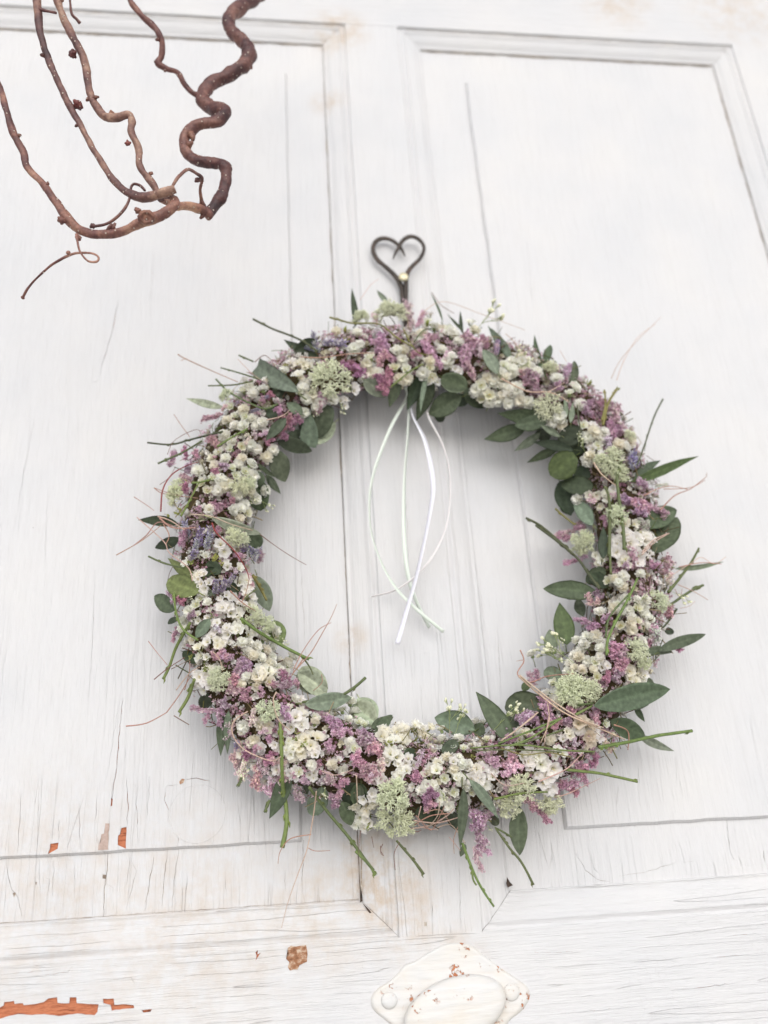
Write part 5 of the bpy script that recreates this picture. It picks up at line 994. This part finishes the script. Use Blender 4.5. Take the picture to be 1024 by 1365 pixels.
limb('twig', [(720,738,42,.484),(695,718,40,.48),(650,705,36,.473),(600,702,34,.462),(570,690,30,.452),(550,680,26,.446)], None, (1.5, 1.45, 1.3, 1))
A = limb('twig', [(-90,130,24,.47),(-40,220,23,.465),(0,300,23,.46),(20,370,24,.455),(45,450,27,.452),(80,520,27,.45),(95,572,26,.448),(150,632,30,.445),(190,688,32,.442),(225,740,38,.44),(280,788,36,.438),(350,800,35,.436),(420,788,36,.435),(490,755,42,.434),(545,735,42,.435),(585,712,40,.437),(600,690,36,.439),(585,672,30,.442),(565,668,22,.445)], 'long twig sweeping in from the left edge', (1.1, 1.0, .96, 1))
B_t = limb('twig', [(125,-60,32,.47),(128,20,32,.465),(138,110,28,.462),(160,190,27,.46),(190,260,26,.458),(225,335,28,.455),(250,385,28,.453),(285,445,24,.45),(330,528,25,.447),(390,618,27,.444),(440,660,32,.441),(500,674,36,.438),(560,656,40,.436),(597,643,34,.436)])
C_t = limb('twig', [(180,-60,30,.475),(198,10,30,.472),(228,85,30,.47),(262,150,32,.467),(290,212,32,.465),(303,300,30,.462),(322,350,30,.46),(355,395,33,.458),(400,402,33,.456),(440,392,28,.455),(450,418,28,.454),(448,450,28,.453),(472,505,28,.452),(475,560,28,.45),(500,600,28,.448),(525,632,30,.446),(548,680,28,.443)])
E_t = limb('twig', [(425,-50,24,.52),(450,10,24,.52),(490,60,24,.52),(530,95,24,.52),(552,140,24,.52),(552,190,24,.521),(540,215,26,.521),(570,235,22,.522),(605,248,20,.523),(632,290,20,.524),(655,315,22,.525),(685,330,24,.527)], None, (.85, .7, .72, 1))
limb('twig', [(590,632,13,.436),(612,600,13,.438),(642,578,13,.445),(670,592,13,.455),(690,608,14,.462),(684,648,13,.47),(690,690,14,.478),(700,712,14,.482)], None, (.95, .85, .85, 1), 8)
limb('tendril', [(262,800,14,.437),(266,830,9,.434),(275,862,8,.432),(300,890,9,.431),(330,893,10,.432),(335,876,9,.434),(310,864,9,.435),(262,864,10,.436),(225,876,11,.437),(180,902,9,.439),(130,945,8,.441),(95,985,9,.443),(78,1016,9,.445)], 'thin curled tendril looping under the twigs', (1, .85, .85, 1), 8)
limb('twig', [(308,775,13,.437),(360,765,12,.436),(400,740,12,.436),(430,705,12,.437),(445,670,10,.44),(448,640,12,.442),(458,628,12,.442),(480,634,12,.44),(495,650,10,.438)], None, (.8, .7, .72, 1), 8)
limb('twig', [(238,-40,10,.48),(240,15,10,.48),(246,48,10,.48),(262,66,12,.48),(272,78,15,.48)], None, (.75, .6, .65, 1), 8)
limb('twig', [(128,30,14,.463),(160,38,12,.462),(192,44,10,.46)], None, (.75, .6, .65, 1), 8)
def bud(x, y, px, d, col, seed, dirx=0, diry=1):
    rnd = random.Random(seed); mb = MB(); c = atd(x/2.56, y/2.56, d); r = px/2.56*.5*mpp(c)
    ball(mb, c-br0, r*.85, (1, 1, 1, 1), 8, 6, (1, .9, 1))
    for k in range(9):                              # overlapping scales
        v = Vector((rnd.gauss(0, 1), rnd.gauss(0, .8), rnd.gauss(0, 1))).normalized(); p = c-br0+v*r*.35
        tube(mb, [p, p+v*r*.5, p+v*r*rnd.uniform(.62, .85)], [r*.46, r*.42, r*.16], 5)
    o = new('bud', mb.mesh('bud'), M['bark'], branch); o.color = col
for i, a_ in enumerate([(248,183,30,.464),(266,358,36,.454),(437,489,20,.452),(380,384,18,.457),(163,627,14,.444),(212,752,30,.438),(674,614,22,.46),(470,718,24,.437),(232,862,16,.436),(855,228,18,.54),(540,212,24,.521),(318,770,20,.437),(78,1016,12,.445),(38,452,14,.451),(268,812,22,.437),(515,592,16,.447)]):
    bud(*a_, (1.1, .6, .62, 1) if i in (0, 1, 2) else (.95, .8, .78, 1), i)
rb = random.Random(5)                              # small nodes and spurs sitting on the bark
for k in range(18):
    W3, RW = rb.choice(PATHS[:7]); i = rb.randrange(4, len(W3)-4); p0 = W3[i]; d = (W3[i+1]-W3[i-1]).normalized(); s = d.cross(FW).normalized()*rb.choice((-1, 1))
    s = (s+d*rb.uniform(-.3, .5)-FW*rb.uniform(0, .6)).normalized(); r = RW[i]; L_ = rb.uniform(.5, 1.3)*r*.8; mb = MB()
    tube(mb, [p0+s*r*.6-br0, p0+s*(r+L_*.4)-br0, p0+s*(r+L_)+d*L_*.3-br0], [r*.55, r*.42, r*.26], 6, (1, 1, 1, 1), True, .3)
    o = new('spur', mb.mesh('spur'), M['bark'], branch); o.color = (.95, .85, .82, 1)
# a sawn-off knot with a swollen collar
mb = MB(); c = atd(500/2.56, 742/2.56, .4265); r = 24/2.56*mpp(c); K_ = 18; vs = []; f_ = (CAM-c).normalized(); _, s_, u_ = frame(f_)
for rr, h in ((1.25, -.9), (1.2, -.3), (1.0, .0), (.72, .05), (.66, -.12), (.3, -.08), (.0, -.06)):
    vs += [c-br0+(s_*math.cos(6.2832*k/K_)+u_*math.sin(6.2832*k/K_)*.85)*r*rr*(1+.06*math.sin(k*2.3))+f_*r*h for k in range(K_)]
mb.add(vs, [(i*K_+k, i*K_+(k+1) % K_, (i+1)*K_+(k+1) % K_, (i+1)*K_+k) for i in range(6) for k in range(K_)]); o = new('knot', mb.mesh('knot'), M['bark'], branch); o.color = (1.25, 1.15, .95, 1)
